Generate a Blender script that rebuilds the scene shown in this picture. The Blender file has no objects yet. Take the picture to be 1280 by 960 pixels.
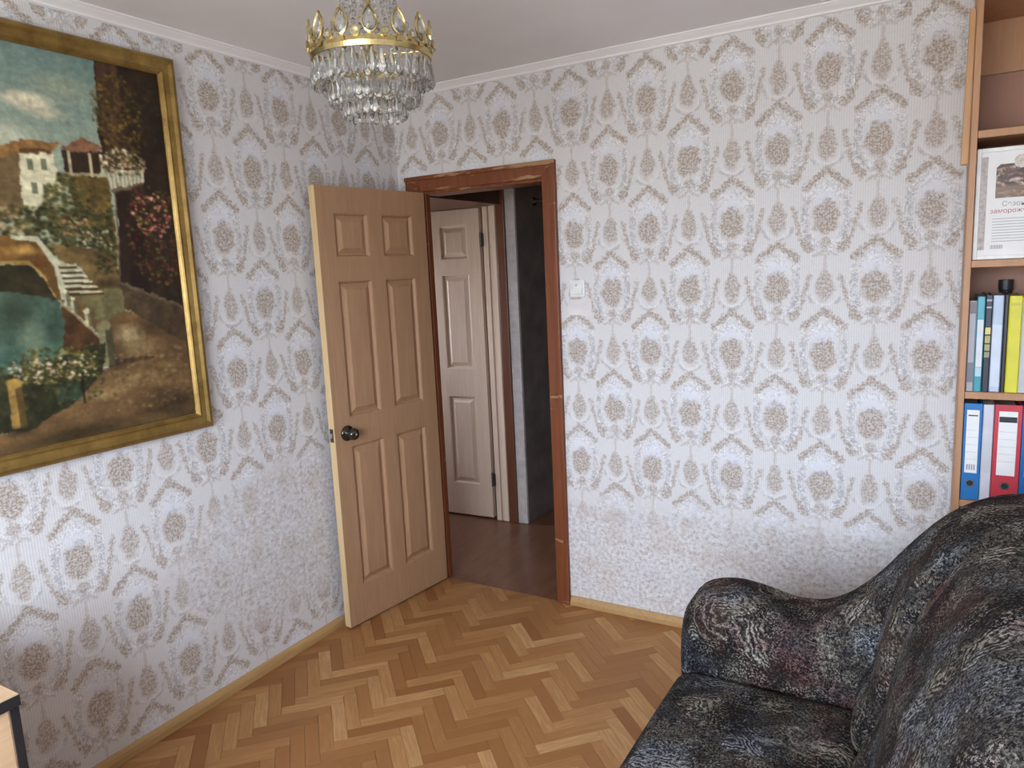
import bpy, bmesh, math, random
import numpy as np
from mathutils import Matrix, Vector

random.seed(7)
SC = bpy.context.scene
COL = SC.collection

# ------------------------------------------------------------------ camera
CAM = (2.3745, -2.9964, 1.6136)
RX = Vector((0.86448174, 0.50060196, -0.0454863))
UY = Vector((-0.03865111, 0.15642197, 0.98693377))
FZ = Vector((-0.50117603, 0.85142812, -0.15457276))
cd = bpy.data.cameras.new('camera')
cam = bpy.data.objects.new('camera', cd)
COL.objects.link(cam)
m = Matrix.Identity(4)
for i in range(3):
    m[i][0] = RX[i]; m[i][1] = UY[i]; m[i][2] = -FZ[i]; m[i][3] = CAM[i]
cam.matrix_world = m
cd.sensor_fit = 'HORIZONTAL'
cd.sensor_width = 36.0
cd.lens = 911.37 / 1280 * 36.0
cd.clip_start = 0.02
SC.camera = cam

# ------------------------------------------------------------------ room dimensions
XR, YB, H = 3.25, -3.95, 2.497            # right wall, window wall, ceiling
WX0, WX1, WZ0, WZ1 = 0.75, 2.75, 0.85, 2.25  # window opening in the rear wall

# ------------------------------------------------------------------ world, light, exposure
W = bpy.data.worlds.new('overcast_sky'); SC.world = W
W.use_nodes = True
wn = W.node_tree; wn.nodes.clear()
wo = wn.nodes.new('ShaderNodeOutputWorld'); wb = wn.nodes.new('ShaderNodeBackground')
wt = wn.nodes.new('ShaderNodeTexCoord'); ws = wn.nodes.new('ShaderNodeSeparateXYZ')
wr = wn.nodes.new('ShaderNodeValToRGB'); wm = wn.nodes.new('ShaderNodeMapRange')
wn.links.new(wt.outputs['Generated'], ws.inputs[0])
wm.inputs[1].default_value = -1; wm.inputs[2].default_value = 1
wn.links.new(ws.outputs[2], wm.inputs[0]); wn.links.new(wm.outputs[0], wr.inputs[0])
wr.color_ramp.elements[0].position = 0.47; wr.color_ramp.elements[0].color = (0.46, 0.45, 0.43, 1)
wr.color_ramp.elements[1].position = 0.53; wr.color_ramp.elements[1].color = (0.86, 0.96, 1.12, 1)
wn.links.new(wr.outputs[0], wb.inputs[0]); wb.inputs[1].default_value = 6.0
wn.links.new(wb.outputs[0], wo.inputs[0])

pl = bpy.data.lights.new('window_portal', 'AREA'); pl.shape = 'RECTANGLE'
pl.size = WX1 - WX0; pl.size_y = WZ1 - WZ0; pl.cycles.is_portal = True
po = bpy.data.objects.new('window_portal', pl); COL.objects.link(po)
po.location = ((WX0 + WX1) / 2, YB - 0.11, (WZ0 + WZ1) / 2)
po.rotation_euler = (math.radians(90), 0, 0)       # emits towards +y

SC.view_settings.view_transform = 'Standard'
SC.view_settings.look = 'None'
SC.view_settings.gamma = 1.0
SC.view_settings.use_curve_mapping = False
SC.view_settings.exposure = 1.65
SC.cycles.max_bounces = 8
SC.cycles.diffuse_bounces = 5
SC.cycles.caustics_reflective = False
SC.cycles.caustics_refractive = False
SC.cycles.sample_clamp_indirect = 6.0

# ------------------------------------------------------------------ node expression helper
class V:
    """A float socket (or number) with arithmetic that emits Math nodes."""
    def __init__(s, T, sock): s.T = T; s.s = sock
    def _b(s, op, o, r=False): return s.T.math(op, o, s) if r else s.T.math(op, s, o)
    def __add__(s, o): return s._b('ADD', o)
    def __radd__(s, o): return s._b('ADD', o)
    def __sub__(s, o): return s._b('SUBTRACT', o)
    def __rsub__(s, o): return s._b('SUBTRACT', o, True)
    def __mul__(s, o): return s._b('MULTIPLY', o)
    def __rmul__(s, o): return s._b('MULTIPLY', o)
    def __truediv__(s, o): return s._b('DIVIDE', o)

class Tree:
    def __init__(s, name):
        s.mat = bpy.data.materials.new(name); s.mat.use_nodes = True
        s.nt = s.mat.node_tree; s.nt.nodes.clear()
        s.out = s.nt.nodes.new('ShaderNodeOutputMaterial')
        s.bsdf = s.nt.nodes.new('ShaderNodeBsdfPrincipled')
        s.nt.links.new(s.bsdf.outputs[0], s.out.inputs[0])
    def n(s, t): return s.nt.nodes.new(t)
    def put(s, inp, v):
        if isinstance(v, V): s.nt.links.new(v.s, inp)
        elif isinstance(v, bpy.types.NodeSocket): s.nt.links.new(v, inp)
        elif isinstance(v, tuple) and len(v) == 3 and inp.type == 'RGBA': inp.default_value = (*v, 1)
        else: inp.default_value = v
    def math(s, op, a, b=0.0, c=None):
        nd = s.n('ShaderNodeMath'); nd.operation = op
        s.put(nd.inputs[0], a); s.put(nd.inputs[1], b)
        if c is not None: s.put(nd.inputs[2], c)
        return V(s, nd.outputs[0])
    def ab(s, a): return s.math('ABSOLUTE', a)
    def mx(s, a, b): return s.math('MAXIMUM', a, b)
    def mn(s, a, b): return s.math('MINIMUM', a, b)
    def step(s, x, e0, e1):
        """1 at x<=e0, 0 at x>=e1 (smooth)."""
        nd = s.n('ShaderNodeMapRange'); nd.interpolation_type = 'SMOOTHSTEP'
        s.put(nd.inputs[0], x); nd.inputs[1].default_value = e0; nd.inputs[2].default_value = e1
        nd.inputs[3].default_value = 1; nd.inputs[4].default_value = 0
        return V(s, nd.outputs[0])
    def wrap(s, x, p):
        f = s.math('FRACT', x * (1.0 / p) + 0.5)
        return (f - 0.5) * p
    def ell(s, x, y, cx, cy, a, b):
        dx = (x - cx) * (1.0 / a); dy = (y - cy) * (1.0 / b)
        return s.math('SQRT', dx * dx + dy * dy)
    def cap(s, x, y, p0, p1):
        bx, by = p1[0] - p0[0], p1[1] - p0[1]; l2 = bx * bx + by * by
        px = x - p0[0]; py = y - p0[1]
        h = s.mn(s.mx(px * (bx / l2) + py * (by / l2), 0.0), 1.0)
        dx = px - h * bx; dy = py - h * by
        return s.math('SQRT', dx * dx + dy * dy)
    def pos(s):
        g = s.n('ShaderNodeNewGeometry'); return g.outputs['Position']
    def obj(s):
        g = s.n('ShaderNodeTexCoord'); return g.outputs['Object']
    def sep(s, vec):
        nd = s.n('ShaderNodeSeparateXYZ'); s.put(nd.inputs[0], vec)
        return [V(s, o) for o in nd.outputs]
    def comb(s, x, y, z):
        nd = s.n('ShaderNodeCombineXYZ')
        for i, v in enumerate((x, y, z)): s.put(nd.inputs[i], v)
        return nd.outputs[0]
    def scale(s, vec, sc):
        nd = s.n('ShaderNodeVectorMath'); nd.operation = 'MULTIPLY'
        s.put(nd.inputs[0], vec); nd.inputs[1].default_value = sc
        return nd.outputs[0]
    def vadd(s, a, b):
        nd = s.n('ShaderNodeVectorMath'); nd.operation = 'ADD'
        s.put(nd.inputs[0], a); s.put(nd.inputs[1], b); return nd.outputs[0]
    def noise(s, vec, sc, detail=2.0, rough=0.5, dist=0.0, color=False):
        nd = s.n('ShaderNodeTexNoise'); s.put(nd.inputs['Vector'], vec)
        nd.inputs['Scale'].default_value = sc; nd.inputs['Detail'].default_value = detail
        nd.inputs['Roughness'].default_value = rough; nd.inputs['Distortion'].default_value = dist
        return nd.outputs['Color'] if color else V(s, nd.outputs['Fac'])
    def voro(s, vec, sc, feat='F1', out='Distance'):
        nd = s.n('ShaderNodeTexVoronoi'); nd.feature = feat; s.put(nd.inputs['Vector'], vec)
        nd.inputs['Scale'].default_value = sc
        return nd.outputs[out]
    def mix(s, f, a, b, mode='MIX'):
        nd = s.n('ShaderNodeMix'); nd.data_type = 'RGBA'; nd.blend_type = mode
        s.put(nd.inputs[0], f); s.put(nd.inputs[6], a); s.put(nd.inputs[7], b)
        return nd.outputs[2]
    def ramp(s, f, stops, mode='LINEAR'):
        nd = s.n('ShaderNodeValToRGB'); s.put(nd.inputs[0], f); cr = nd.color_ramp
        cr.interpolation = mode
        while len(cr.elements) < len(stops): cr.elements.new(0.5)
        for e, (p, c) in zip(cr.elements, stops): e.position = p; e.color = (*c, 1)
        return nd.outputs[0]
    def rand(s):
        return V(s, s.n('ShaderNodeObjectInfo').outputs['Random'])
    def bump(s, h, dist=0.002, strength=0.5):
        nd = s.n('ShaderNodeBump'); nd.inputs['Distance'].default_value = dist
        nd.inputs['Strength'].default_value = strength
        s.put(nd.inputs['Height'], h); s.nt.links.new(nd.outputs[0], s.bsdf.inputs['Normal'])
    def set(s, **k):
        for a, v in k.items():
            s.put(s.bsdf.inputs[{'color': 'Base Color', 'rough': 'Roughness', 'metal': 'Metallic', 'spec': 'Specular IOR Level',
                                 'trans': 'Transmission Weight', 'ior': 'IOR', 'coat': 'Coat Weight', 'sheen': 'Sheen Weight',
                                 'alpha': 'Alpha'}[a]], v)
        return s.mat

def hexlin(r, g, b):
    return tuple(((c / 255) / 12.92 if c / 255 <= 0.04045 else ((c / 255 + 0.055) / 1.055) ** 2.4) for c in (r, g, b))

def plain(name, rgb, rough=0.5, metal=0.0, spec=0.5, var=0.08, sc=30.0, **k):
    t = Tree(name)
    f = t.noise(t.obj(), sc, 3)
    lo = tuple(c * (1 - var) for c in rgb); hi = tuple(min(1, c * (1 + var)) for c in rgb)
    t.set(color=t.ramp(f, [(0.3, lo), (0.7, hi)]), rough=rough, metal=metal, spec=spec, **k)
    return t.mat

def wood(name, dark, light, axis=2, rough=0.45, sc=9.0, spec=0.4, rnd=0.0, bump=0.25):
    t = Tree(name)
    st = [14.0, 14.0, 14.0]; st[axis] = 0.9
    v = t.scale(t.obj(), tuple(st))
    if rnd:
        r = t.rand(); v = t.vadd(v, t.comb(r * 50.0, r * 31.0, r * 17.0))
    a = t.noise(v, sc * 0.35, 4, 0.6, 1.2); b = t.noise(v, sc * 2.2, 3, 0.6)
    f = a * 0.7 + b * 0.3
    if rnd: f = f + (t.rand() - 0.5) * rnd
    c = t.ramp(f, [(0.3, dark), (0.7, light)])
    t.set(color=c, rough=rough, spec=spec)
    t.bump(f, 0.0006, bump)
    return t.mat

def wallpaper(name, ax, u0, v0, worn):
    """Off-white ribbed wallpaper, staggered oval bouquets, chevron garlands, swags."""
    P, Q = 0.345, 0.5185
    t = Tree(name)
    X, Y, Z = t.sep(t.pos())
    u = X if ax == 0 else Y
    p3 = t.comb(u, Z, 0.0)
    nz = t.sep(t.noise(p3, 60.0, 3, 0.65, color=True))
    ud = u + (nz[0] - 0.5) * 0.020
    vd = Z + (nz[1] - 0.5) * 0.020
    c = t.math('FLOOR', (ud - u0) * (2.0 / P) + 0.5)
    lu = (ud - u0) - c * (P / 2)
    par = t.math('FLOORED_MODULO', c, 2.0)
    lv = t.wrap(vd - v0 - par * (Q / 2), Q)
    lw = t.wrap(lv - Q / 2, Q)
    au = t.ab(lu)
    sp1 = t.noise(p3, 190.0, 2, 0.7); sp2 = V(t, t.voro(p3, 150.0)); sp3 = t.noise(p3, 30.0, 3, 0.6)
    spk = t.step(t.noise(p3, 105.0, 4, 0.85) + (sp2 - 0.4) * 0.18, 0.46, 0.60)              # leafy speckle, 1 inside petals
    sp4 = t.noise(p3, 62.0, 2, 0.6)
    strp = t.math('SINE', u * (2 * math.pi / 0.0085)) * 0.5 + 0.5
    base = t.mix(strp, (0.675, 0.672, 0.680), (0.750, 0.748, 0.755))
    # pale arch and white scroll rings
    col = t.mix(t.step(t.ell(lu, lv, 0, 0.075, 0.050, 0.050), 0.5, 1.15) * 0.85, base, (0.73, 0.755, 0.82))
    e = t.ell(lu, lv, 0, 0.000, 0.070, 0.095)
    col = t.mix(t.step(t.ab(e - 1.0), 0.08, 0.26) * t.step(sp1, 0.68, 0.48), col, (0.86, 0.86, 0.88))
    col = t.mix(t.step(t.ab(e - 1.16), 0.03, 0.15) * t.step(sp3, 0.58, 0.44) * t.step(lv, 0.03, 0.08) * 0.55, col, (0.40, 0.40, 0.43))
    br = t.mn(t.cap(au, lv, (0.060, -0.075), (0.072, -0.01)), t.cap(au, lv, (0.072, -0.01), (0.066, 0.060)))
    col = t.mix(t.step(br + (sp4 - 0.5) * 0.045, 0.002, 0.018) * (spk * 0.6 + 0.2) * 0.75, col, (0.36, 0.36, 0.375))
    # shells below the small bouquet
    sh = t.ell(lu, lw, 0, -0.035, 0.050, 0.042)
    shm = t.step(lw, -0.045, -0.02)
    col = t.mix(t.step(t.ab(sh - 0.86), 0.04, 0.16) * shm * t.step(sp1, 0.66, 0.44), col, (0.86, 0.86, 0.87))
    col = t.mix(t.step(t.ab(sh - 1.08), 0.05, 0.20) * shm * t.step(sp3, 0.60, 0.42) * 0.6, col, (0.42, 0.41, 0.43))
    # scrolling outlines around the medallion
    rn = t.noise(p3, 55.0, 2, 0.5, 0.6)
    rdg = t.mx(t.math('SUBTRACT', 1.0, t.ab(rn - 0.5) * 15.0), 0.0)
    scm = t.step(t.ab(e - 1.22), 0.16, 0.42)
    col = t.mix(rdg * (scm * 0.42 + 0.10), col, (0.40, 0.385, 0.38))
    rdw = t.mx(t.math('SUBTRACT', 1.0, t.ab(rn - 0.57) * 18.0), 0.0)
    col = t.mix(rdw * scm * 0.7, col, (0.88, 0.88, 0.90))
    # bouquets
    hue = t.ramp(t.noise(p3, 70.0, 3, 0.7), [(0.34, (0.24, 0.225, 0.22)), (0.43, (0.42, 0.305, 0.145)), (0.52, (0.35, 0.265, 0.175)), (0.60, (0.50, 0.275, 0.175)), (0.68, (0.50, 0.39, 0.20))])
    hue2 = t.mix(t.step(sp1, 0.60, 0.40), hue, (0.22, 0.155, 0.10))
    bq = t.step(t.ell(lu, lv, 0, -0.004, 0.050, 0.066) + (sp3 - 0.5) * 1.1, 0.72, 1.12)
    taper = t.ell(lu * (t.mx(lw, 0.0) * 9.0 + 1.0), lw, 0, 0.004, 0.036, 0.064)
    sb = t.step(taper + (sp3 - 0.5) * 1.0, 0.70, 1.15)
    st = t.step(t.cap(au, lw, (0, 0.05), (0, 0.115)), 0.002, 0.008)
    # chevron garland
    cv = t.mn(t.cap(au, lv, (0.0, 0.166), (0.030, 0.142)), t.cap(au, lv, (0.030, 0.142), (0.074, 0.106)))
    cm2 = t.step(t.cap(au, lv, (0.066, 0.100), (0.086, 0.108)) + (sp4 - 0.5) * 0.020, 0.003, 0.012)
    cm = t.step(cv + (sp4 - 0.5) * 0.040, 0.005, 0.018)
    # flower and ribbons under the medallion
    fl = t.step(t.ell(lu, lv, 0, -0.094, 0.024, 0.021) + (sp3 - 0.5) * 0.8, 0.6, 1.15)
    rb = t.step(t.mn(t.cap(au, lv, (0.0, -0.11), (0.012, -0.140)), t.cap(au, lv, (0.004, -0.125), (0.040, -0.145))), 0.001, 0.008)
    # swags of leaves
    sw = t.step(t.cap(au, lv, (0.058, -0.118), (0.084, -0.090)) + (sp4 - 0.5) * 0.045, 0.010, 0.024)
    sw2 = t.step(t.cap(au, lw, (0.086, -0.080), (0.056, 0.035)) + (sp4 - 0.5) * 0.040, 0.002, 0.015)
    dark = t.mx(t.mx(bq * 0.92, sb * 0.78), t.mx(cm * 0.9, fl * 0.7))
    dark = t.mx(t.mx(dark, cm2 * 0.7), t.mx(sw * 0.85, sw2 * 0.75))
    dark = dark * (spk * 0.70 + 0.30)
    dark = t.mx(dark, t.mx(rb * 0.32, st * 0.30))
    col = t.mix(dark * 0.88, col, hue2)
    # rubbed, blotchy area
    wz = t.noise(p3, 5.0, 3, 0.6)
    if worn == 'back':
        wmask = t.step(Z + (wz - 0.5) * 0.25, 0.42, 0.62)
    else:
        wmask = t.step(t.ell(Y, Z, -0.86, 0.52, 0.62, 0.36) + (wz - 0.5) * 0.5, 0.78, 1.05)
    bl = t.noise(p3, 55.0, 4, 0.75); bl2 = t.noise(p3, 7.0, 3, 0.5)
    wc = t.ramp(bl, [(0.34, (0.36, 0.34, 0.32)), (0.47, (0.62, 0.605, 0.61)), (0.62, (0.79, 0.78, 0.80))])
    wc = t.mix(t.step(bl2, 0.34, 0.46) * 0.28, wc, (0.52, 0.42, 0.33))
    wc = t.mix(t.step(bl2, 0.66, 0.54) * 0.30, wc, (0.62, 0.65, 0.72))
    col = t.mix(wmask * (0.85 if worn == 'back' else 0.74), col, wc)
    t.set(color=col, rough=0.75, spec=0.25)
    t.bump(strp * 0.3 + sp1 * 0.5, 0.0015, 0.35)
    return t.mat

def fabric(name, cscale=1.0, light=1.0):
    """Dark chenille with woven fern leaves and curls in cream, olive and maroon."""
    t = Tree(name)
    p = t.obj()
    wob = t.noise(p, 16.0, 3, 0.6, color=True)
    vm = t.n('ShaderNodeVectorMath'); vm.operation = 'SCALE'; vm.inputs[3].default_value = 0.07
    t.nt.links.new(wob, vm.inputs[0])
    q = t.vadd(p, vm.outputs[0])
    vn = t.n('ShaderNodeTexVoronoi'); vn.inputs['Scale'].default_value = 7.0; t.nt.links.new(q, vn.inputs['Vector'])
    sub = t.n('ShaderNodeVectorMath'); sub.operation = 'SUBTRACT'
    t.nt.links.new(q, sub.inputs[0]); t.nt.links.new(vn.outputs['Position'], sub.inputs[1])
    rc = t.sep(vn.outputs['Color'])
    rot = t.n('ShaderNodeVectorRotate'); rot.rotation_type = 'EULER_XYZ'
    t.nt.links.new(sub.outputs[0], rot.inputs[0])
    t.nt.links.new(t.comb(rc[0] * 6.28, rc[1] * 6.28, rc[2] * 6.28), rot.inputs['Rotation'])
    lx, ly, lz = t.sep(rot.outputs[0])
    fern = t.math('SINE', (t.ab(lx) * 1.4 + ly) * 330.0) * 0.5 + 0.5
    fmask = t.step(t.ell(lx, ly, 0, 0, 0.050, 0.085), 0.6, 1.0)
    fern = fern * fmask
    rings = t.math('SINE', V(t, vn.outputs['Distance']) * 38.0) * 0.5 + 0.5
    fuzz = t.noise(p, 330.0, 2, 0.7)
    thr = t.noise(p, 150.0, 3, 0.7)
    sel = t.noise(p, 6.0, 2, 0.5)
    r1 = t.math('SUBTRACT', 1.0, t.ab(t.noise(q, 42.0, 2, 0.5, 1.2) - 0.5) * 26.0)
    r2 = t.math('SUBTRACT', 1.0, t.ab(t.noise(q, 75.0, 2, 0.5, 0.8) - 0.5) * 17.0)
    sq = t.mx(t.mx(r1, r2 * 0.7), 0.0)                                # short woven squiggles
    fern = t.math('POWER', fern, 1.5)
    leaf = fmask * t.step(rc[0], 0.50, 0.44)
    pat = t.mx(fern * leaf * 1.1, sq * t.math('SUBTRACT', 1.0, leaf) * t.step(sel, 0.60, 0.42) * 0.62)
    pat = t.mx(pat, t.math('POWER', rings, 6.0) * t.step(rc[1], 0.85, 0.80) * 0.8)
    pat = pat * (t.step(thr, 0.60, 0.40) * 0.8 + 0.2) * (fuzz * 1.5 + 0.2)
    spk = t.step(t.noise(p, 170.0, 3, 0.75), 0.64, 0.50) * (t.step(t.noise(p, 13.0, 3, 0.6), 0.58, 0.42) * 0.55 + 0.20)
    pat = t.mn(t.mx(pat, spk), 1.0)
    big = t.noise(p, 4.2, 2, 0.5)
    tint = t.ramp(big, [(0.30, (0.26, 0.28, 0.34)), (0.42, (0.38, 0.385, 0.39)), (0.50, (0.27, 0.235, 0.18)), (0.57, (0.42, 0.385, 0.33)), (0.66, (0.26, 0.145, 0.135))])
    base = t.ramp(t.noise(p, 7.0, 3, 0.6), [(0.35, (0.008, 0.008, 0.012)), (0.54, (0.012, 0.010, 0.010)), (0.70, (0.030, 0.012, 0.011))])
    c = t.mix(pat, base, tint)
    t.set(color=c, rough=0.95, spec=0.08)
    t.bump(thr * 0.8 + fuzz * 0.6, 0.004, 0.6)
    return t.mat

# ------------------------------------------------------------------ mesh helpers
class MB:
    def __init__(s): s.v = []; s.f = []
    def add(s, vs, fs):
        o = len(s.v); s.v += [tuple(x) for x in vs]; s.f += [tuple(i + o for i in f) for f in fs]; return s
    def box(s, x0, x1, y0, y1, z0, z1):
        return s.add([(x0, y0, z0), (x1, y0, z0), (x1, y1, z0), (x0, y1, z0), (x0, y0, z1), (x1, y0, z1), (x1, y1, z1), (x0, y1, z1)],
                     [(0, 3, 2, 1), (4, 5, 6, 7), (0, 1, 5, 4), (1, 2, 6, 5), (2, 3, 7, 6), (3, 0, 4, 7)])
    def lathe(s, prof, n=20, c=(0, 0, 0), axis='Z', cap=True, flat=1.0):
        """prof: list of (r, h)."""
        vs = []; fs = []; k = len(prof)
        for r, h in prof:
            for i in range(n):
                a = 2 * math.pi * i / n; x, y = r * math.cos(a), r * math.sin(a) * flat
                if axis == 'Z': p = (x, y, h)
                elif axis == 'X': p = (h, x, y)
                else: p = (x, h, y)
                vs.append((p[0] + c[0], p[1] + c[1], p[2] + c[2]))
        flip = axis == 'Y'
        for j in range(k - 1):
            for i in range(n):
                a, b = j * n + i, j * n + (i + 1) % n
                q = (a, b, b + n, a + n); fs.append(q[::-1] if flip else q)
        if cap:
            f0 = tuple(range(n))[::-1]; f1 = tuple(range((k - 1) * n, k * n))
            fs += [f0[::-1], f1[::-1]] if flip else [f0, f1]
        return s.add(vs, fs)
    def tube(s, pts, r, n=8):
        vs = []; fs = []
        pts = [Vector(p) for p in pts]
        for j, p in enumerate(pts):
            d = (pts[min(j + 1, len(pts) - 1)] - pts[max(j - 1, 0)]).normalized()
            a = d.orthogonal().normalized(); b = d.cross(a)
            for i in range(n):
                t = 2 * math.pi * i / n; vs.append(p + (a * math.cos(t) + b * math.sin(t)) * r)
        for j in range(len(pts) - 1):
            for i in range(n):
                q, w = j * n + i, j * n + (i + 1) % n; fs.append((q, w, w + n, q + n))
        fs += [tuple(range(n))[::-1], tuple(range((len(pts) - 1) * n, len(pts) * n))]
        return s.add(vs, fs)
    def prism(s, poly, lo, hi, axis='Y'):
        """poly in the plane across axis: Y -> (x,z), X -> (y,z), Z -> (x,y)."""
        k = len(poly)
        f = {'Y': lambda p, h: (p[0], h, p[1]), 'X': lambda p, h: (h, p[0], p[1]), 'Z': lambda p, h: (p[0], p[1], h)}[axis]
        vs = [f(p, lo) for p in poly] + [f(p, hi) for p in poly]
        fs = [tuple(range(k)), tuple(range(k, 2 * k))[::-1]] + [((i + 1) % k, i, i + k, (i + 1) % k + k) for i in range(k)]
        return s.add(vs, fs)
    def mesh(s, name, mat, org=(0, 0, 0)):
        me = bpy.data.meshes.new(name)
        me.from_pydata([(a - org[0], b - org[1], c - org[2]) for a, b, c in s.v], [], s.f)
        bm = bmesh.new(); bm.from_mesh(me); bmesh.ops.recalc_face_normals(bm, faces=bm.faces); bm.to_mesh(me); bm.free()
        if mat: me.materials.append(mat)
        return me
    def build(s, name, mat, parent=None, org=(0, 0, 0), bevel=0.0, smooth=False, seg=2, subsurf=0):
        o = bpy.data.objects.new(name, s.mesh(name, mat, org)); COL.objects.link(o)
        if parent: o.parent = parent
        else: o.location = org
        if bevel:
            b = o.modifiers.new('bevel', 'BEVEL'); b.width = bevel; b.segments = seg; b.limit_method = 'ANGLE'
        if subsurf:
            b = o.modifiers.new('subsurf', 'SUBSURF'); b.levels = subsurf; b.render_levels = subsurf
        if smooth:
            o.data.shade_smooth()
        return o

def tag(o, label=None, cat=None, group=None, kind=None):
    if label: o['label'] = label
    if cat: o['category'] = cat
    if group: o['group'] = group
    if kind: o['kind'] = kind
    return o

def empty(name, loc=(0, 0, 0), rz=0.0):
    o = bpy.data.objects.new(name, None); COL.objects.link(o); o.empty_display_size = 0.1
    o.location = loc; o.rotation_euler = (0, 0, rz); return o

def inst(name, me, parent, loc=(0, 0, 0), rot=(0, 0, 0), sc=(1, 1, 1)):
    o = bpy.data.objects.new(name, me); COL.objects.link(o); o.parent = parent
    o.location = loc; o.rotation_euler = rot; o.scale = sc; return o

def struct(o, label=None):
    o['kind'] = 'structure'
    if label: o['label'] = label
    return o

def text_mesh(body, size):
    cu = bpy.data.curves.new('lettering', 'FONT'); cu.body = body; cu.size = size
    o = bpy.data.objects.new('lettering', cu)
    me = bpy.data.meshes.new_from_object(o)
    bpy.data.objects.remove(o); bpy.data.curves.remove(cu)
    return me

# ------------------------------------------------------------------ materials
M = {}
M['paper_back'] = wallpaper('wallpaper_back', 0, 1.655, 1.759, 'back')
M['paper_left'] = wallpaper('wallpaper_left', 1, -1.086, 1.786, 'left')
M['paper_plain'] = plain('plain_wall_paper', (0.74, 0.725, 0.72), 0.8, var=0.1, sc=12)
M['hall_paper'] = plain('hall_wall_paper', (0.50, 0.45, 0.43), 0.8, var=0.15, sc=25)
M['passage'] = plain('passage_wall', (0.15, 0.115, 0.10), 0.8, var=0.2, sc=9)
M['ceiling'] = plain('ceiling_paint', (0.855, 0.86, 0.875), 0.85, var=0.03, sc=3)
M['crown'] = plain('crown_paint', (0.86, 0.865, 0.88), 0.6, var=0.02, sc=8)
M['subfloor'] = plain('subfloor', (0.12, 0.065, 0.03), 0.7)
M['skirting'] = wood('skirting_wood', (0.40, 0.235, 0.09), (0.53, 0.34, 0.15), 1, 0.5)
M['door'] = wood('door_wood', (0.355, 0.205, 0.112), (0.455, 0.275, 0.155), 2, 0.42)
M['door_edge'] = wood('door_edge_wood', (0.62, 0.44, 0.22), (0.74, 0.56, 0.32), 2, 0.5)
M['door2'] = wood('pale_door_wood', (0.62, 0.46, 0.345), (0.74, 0.57, 0.44), 2, 0.4)
M['brown_post'] = wood('brown_post_wood', (0.095, 0.030, 0.014), (0.145, 0.052, 0.025), 2, 0.4)
M['loft'] = wood('dark_cupboard_wood', (0.055, 0.024, 0.014), (0.085, 0.04, 0.024), 0, 0.4)
M['knob'] = plain('knob_black', (0.02, 0.016, 0.012), 0.12, spec=0.8)
M['steel'] = plain('latch_steel', (0.5, 0.5, 0.48), 0.3, 1.0)
M['hinge'] = plain('hinge_metal', (0.10, 0.10, 0.08), 0.45, 0.8)
M['gold'] = plain('chandelier_gold', (0.62, 0.50, 0.24), 0.26, 1.0, var=0.25, sc=45)
M['white_plastic'] = plain('white_plastic', (0.78, 0.79, 0.78), 0.35)
M['black_edge'] = plain('black_edging', (0.02, 0.02, 0.022), 0.4)
M['desk'] = wood('desk_laminate', (0.58, 0.38, 0.22), (0.68, 0.48, 0.29), 1, 0.4)
M['case'] = wood('bookcase_laminate', (0.40, 0.20, 0.095), (0.50, 0.28, 0.15), 2, 0.45)
M['case_back'] = plain('bookcase_back', (0.33, 0.175, 0.12), 0.6, var=0.1, sc=6)
M['batten'] = wood('batten_wood', (0.46, 0.24, 0.10), (0.56, 0.32, 0.16), 2, 0.45)

def hall_floor_mat():
    t = Tree('hall_floor_paint')
    f = t.noise(t.scale(t.pos(), (7, 2, 1)), 2.5, 4, 0.6)
    c = t.ramp(f, [(0.3, (0.135, 0.058, 0.030)), (0.7, (0.205, 0.096, 0.054))])
    t.set(color=c, rough=0.30, spec=0.4)
    t.bump(t.noise(t.pos(), 25.0, 2), 0.001, 0.15)
    return t.mat
M['hall_floor'] = hall_floor_mat()

def casing_mat():
    t = Tree('casing_red_brown_worn')
    v = t.scale(t.obj(), (14, 14, 1.2)); w = t.scale(t.obj(), (1.6, 14, 9))
    f = t.noise(v, 3.0, 4, 0.6)
    base = t.ramp(f, [(0.3, (0.150, 0.042, 0.016)), (0.7, (0.225, 0.072, 0.028))])
    X, Y, Z = t.sep(t.pos())
    ch = t.noise(w, 2.0, 4, 0.65) + t.step(2.09 - Z, 0.0, 0.10) * 0.14
    one = t.math('SUBTRACT', 1.0, t.step(ch, 0.64, 0.69))
    c = t.mix(one * 0.8, base, (0.42, 0.26, 0.13))
    t.set(color=c, rough=0.38, spec=0.4)
    t.bump(f, 0.0008, 0.3)
    return t.mat
M['casing'] = casing_mat()

def plank_mat():
    t = Tree('oak_plank')
    r = t.rand()
    v = t.vadd(t.scale(t.obj(), (5, 60, 1)), t.comb(r * 91.0, r * 57.0, r * 13.0))
    g = t.noise(v, 1.6, 4, 0.6, 0.6)
    base = t.ramp(r, [(0.0, (0.275, 0.115, 0.036)), (0.3, (0.355, 0.165, 0.056)), (0.55, (0.405, 0.200, 0.072)), (0.8, (0.47, 0.250, 0.096)), (1.0, (0.56, 0.330, 0.145))])
    c = t.mix(t.step(g, 0.56, 0.38) * 0.42, base, (0.29, 0.13, 0.05))
    t.set(color=c, rough=0.5, spec=0.25)
    t.bump(g, 0.0005, 0.2)
    return t.mat
M['plank'] = plank_mat()

def frame_mat():
    t = Tree('gilt_frame')
    f = t.noise(t.obj(), 14.0, 4, 0.65)
    t.set(color=t.ramp(f, [(0.3, (0.20, 0.12, 0.032)), (0.7, (0.38, 0.25, 0.075))]), rough=0.34, metal=0.65)
    t.bump(t.noise(t.obj(), 70.0, 3), 0.001, 0.3)
    return t.mat
M['frame'] = frame_mat()

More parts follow.
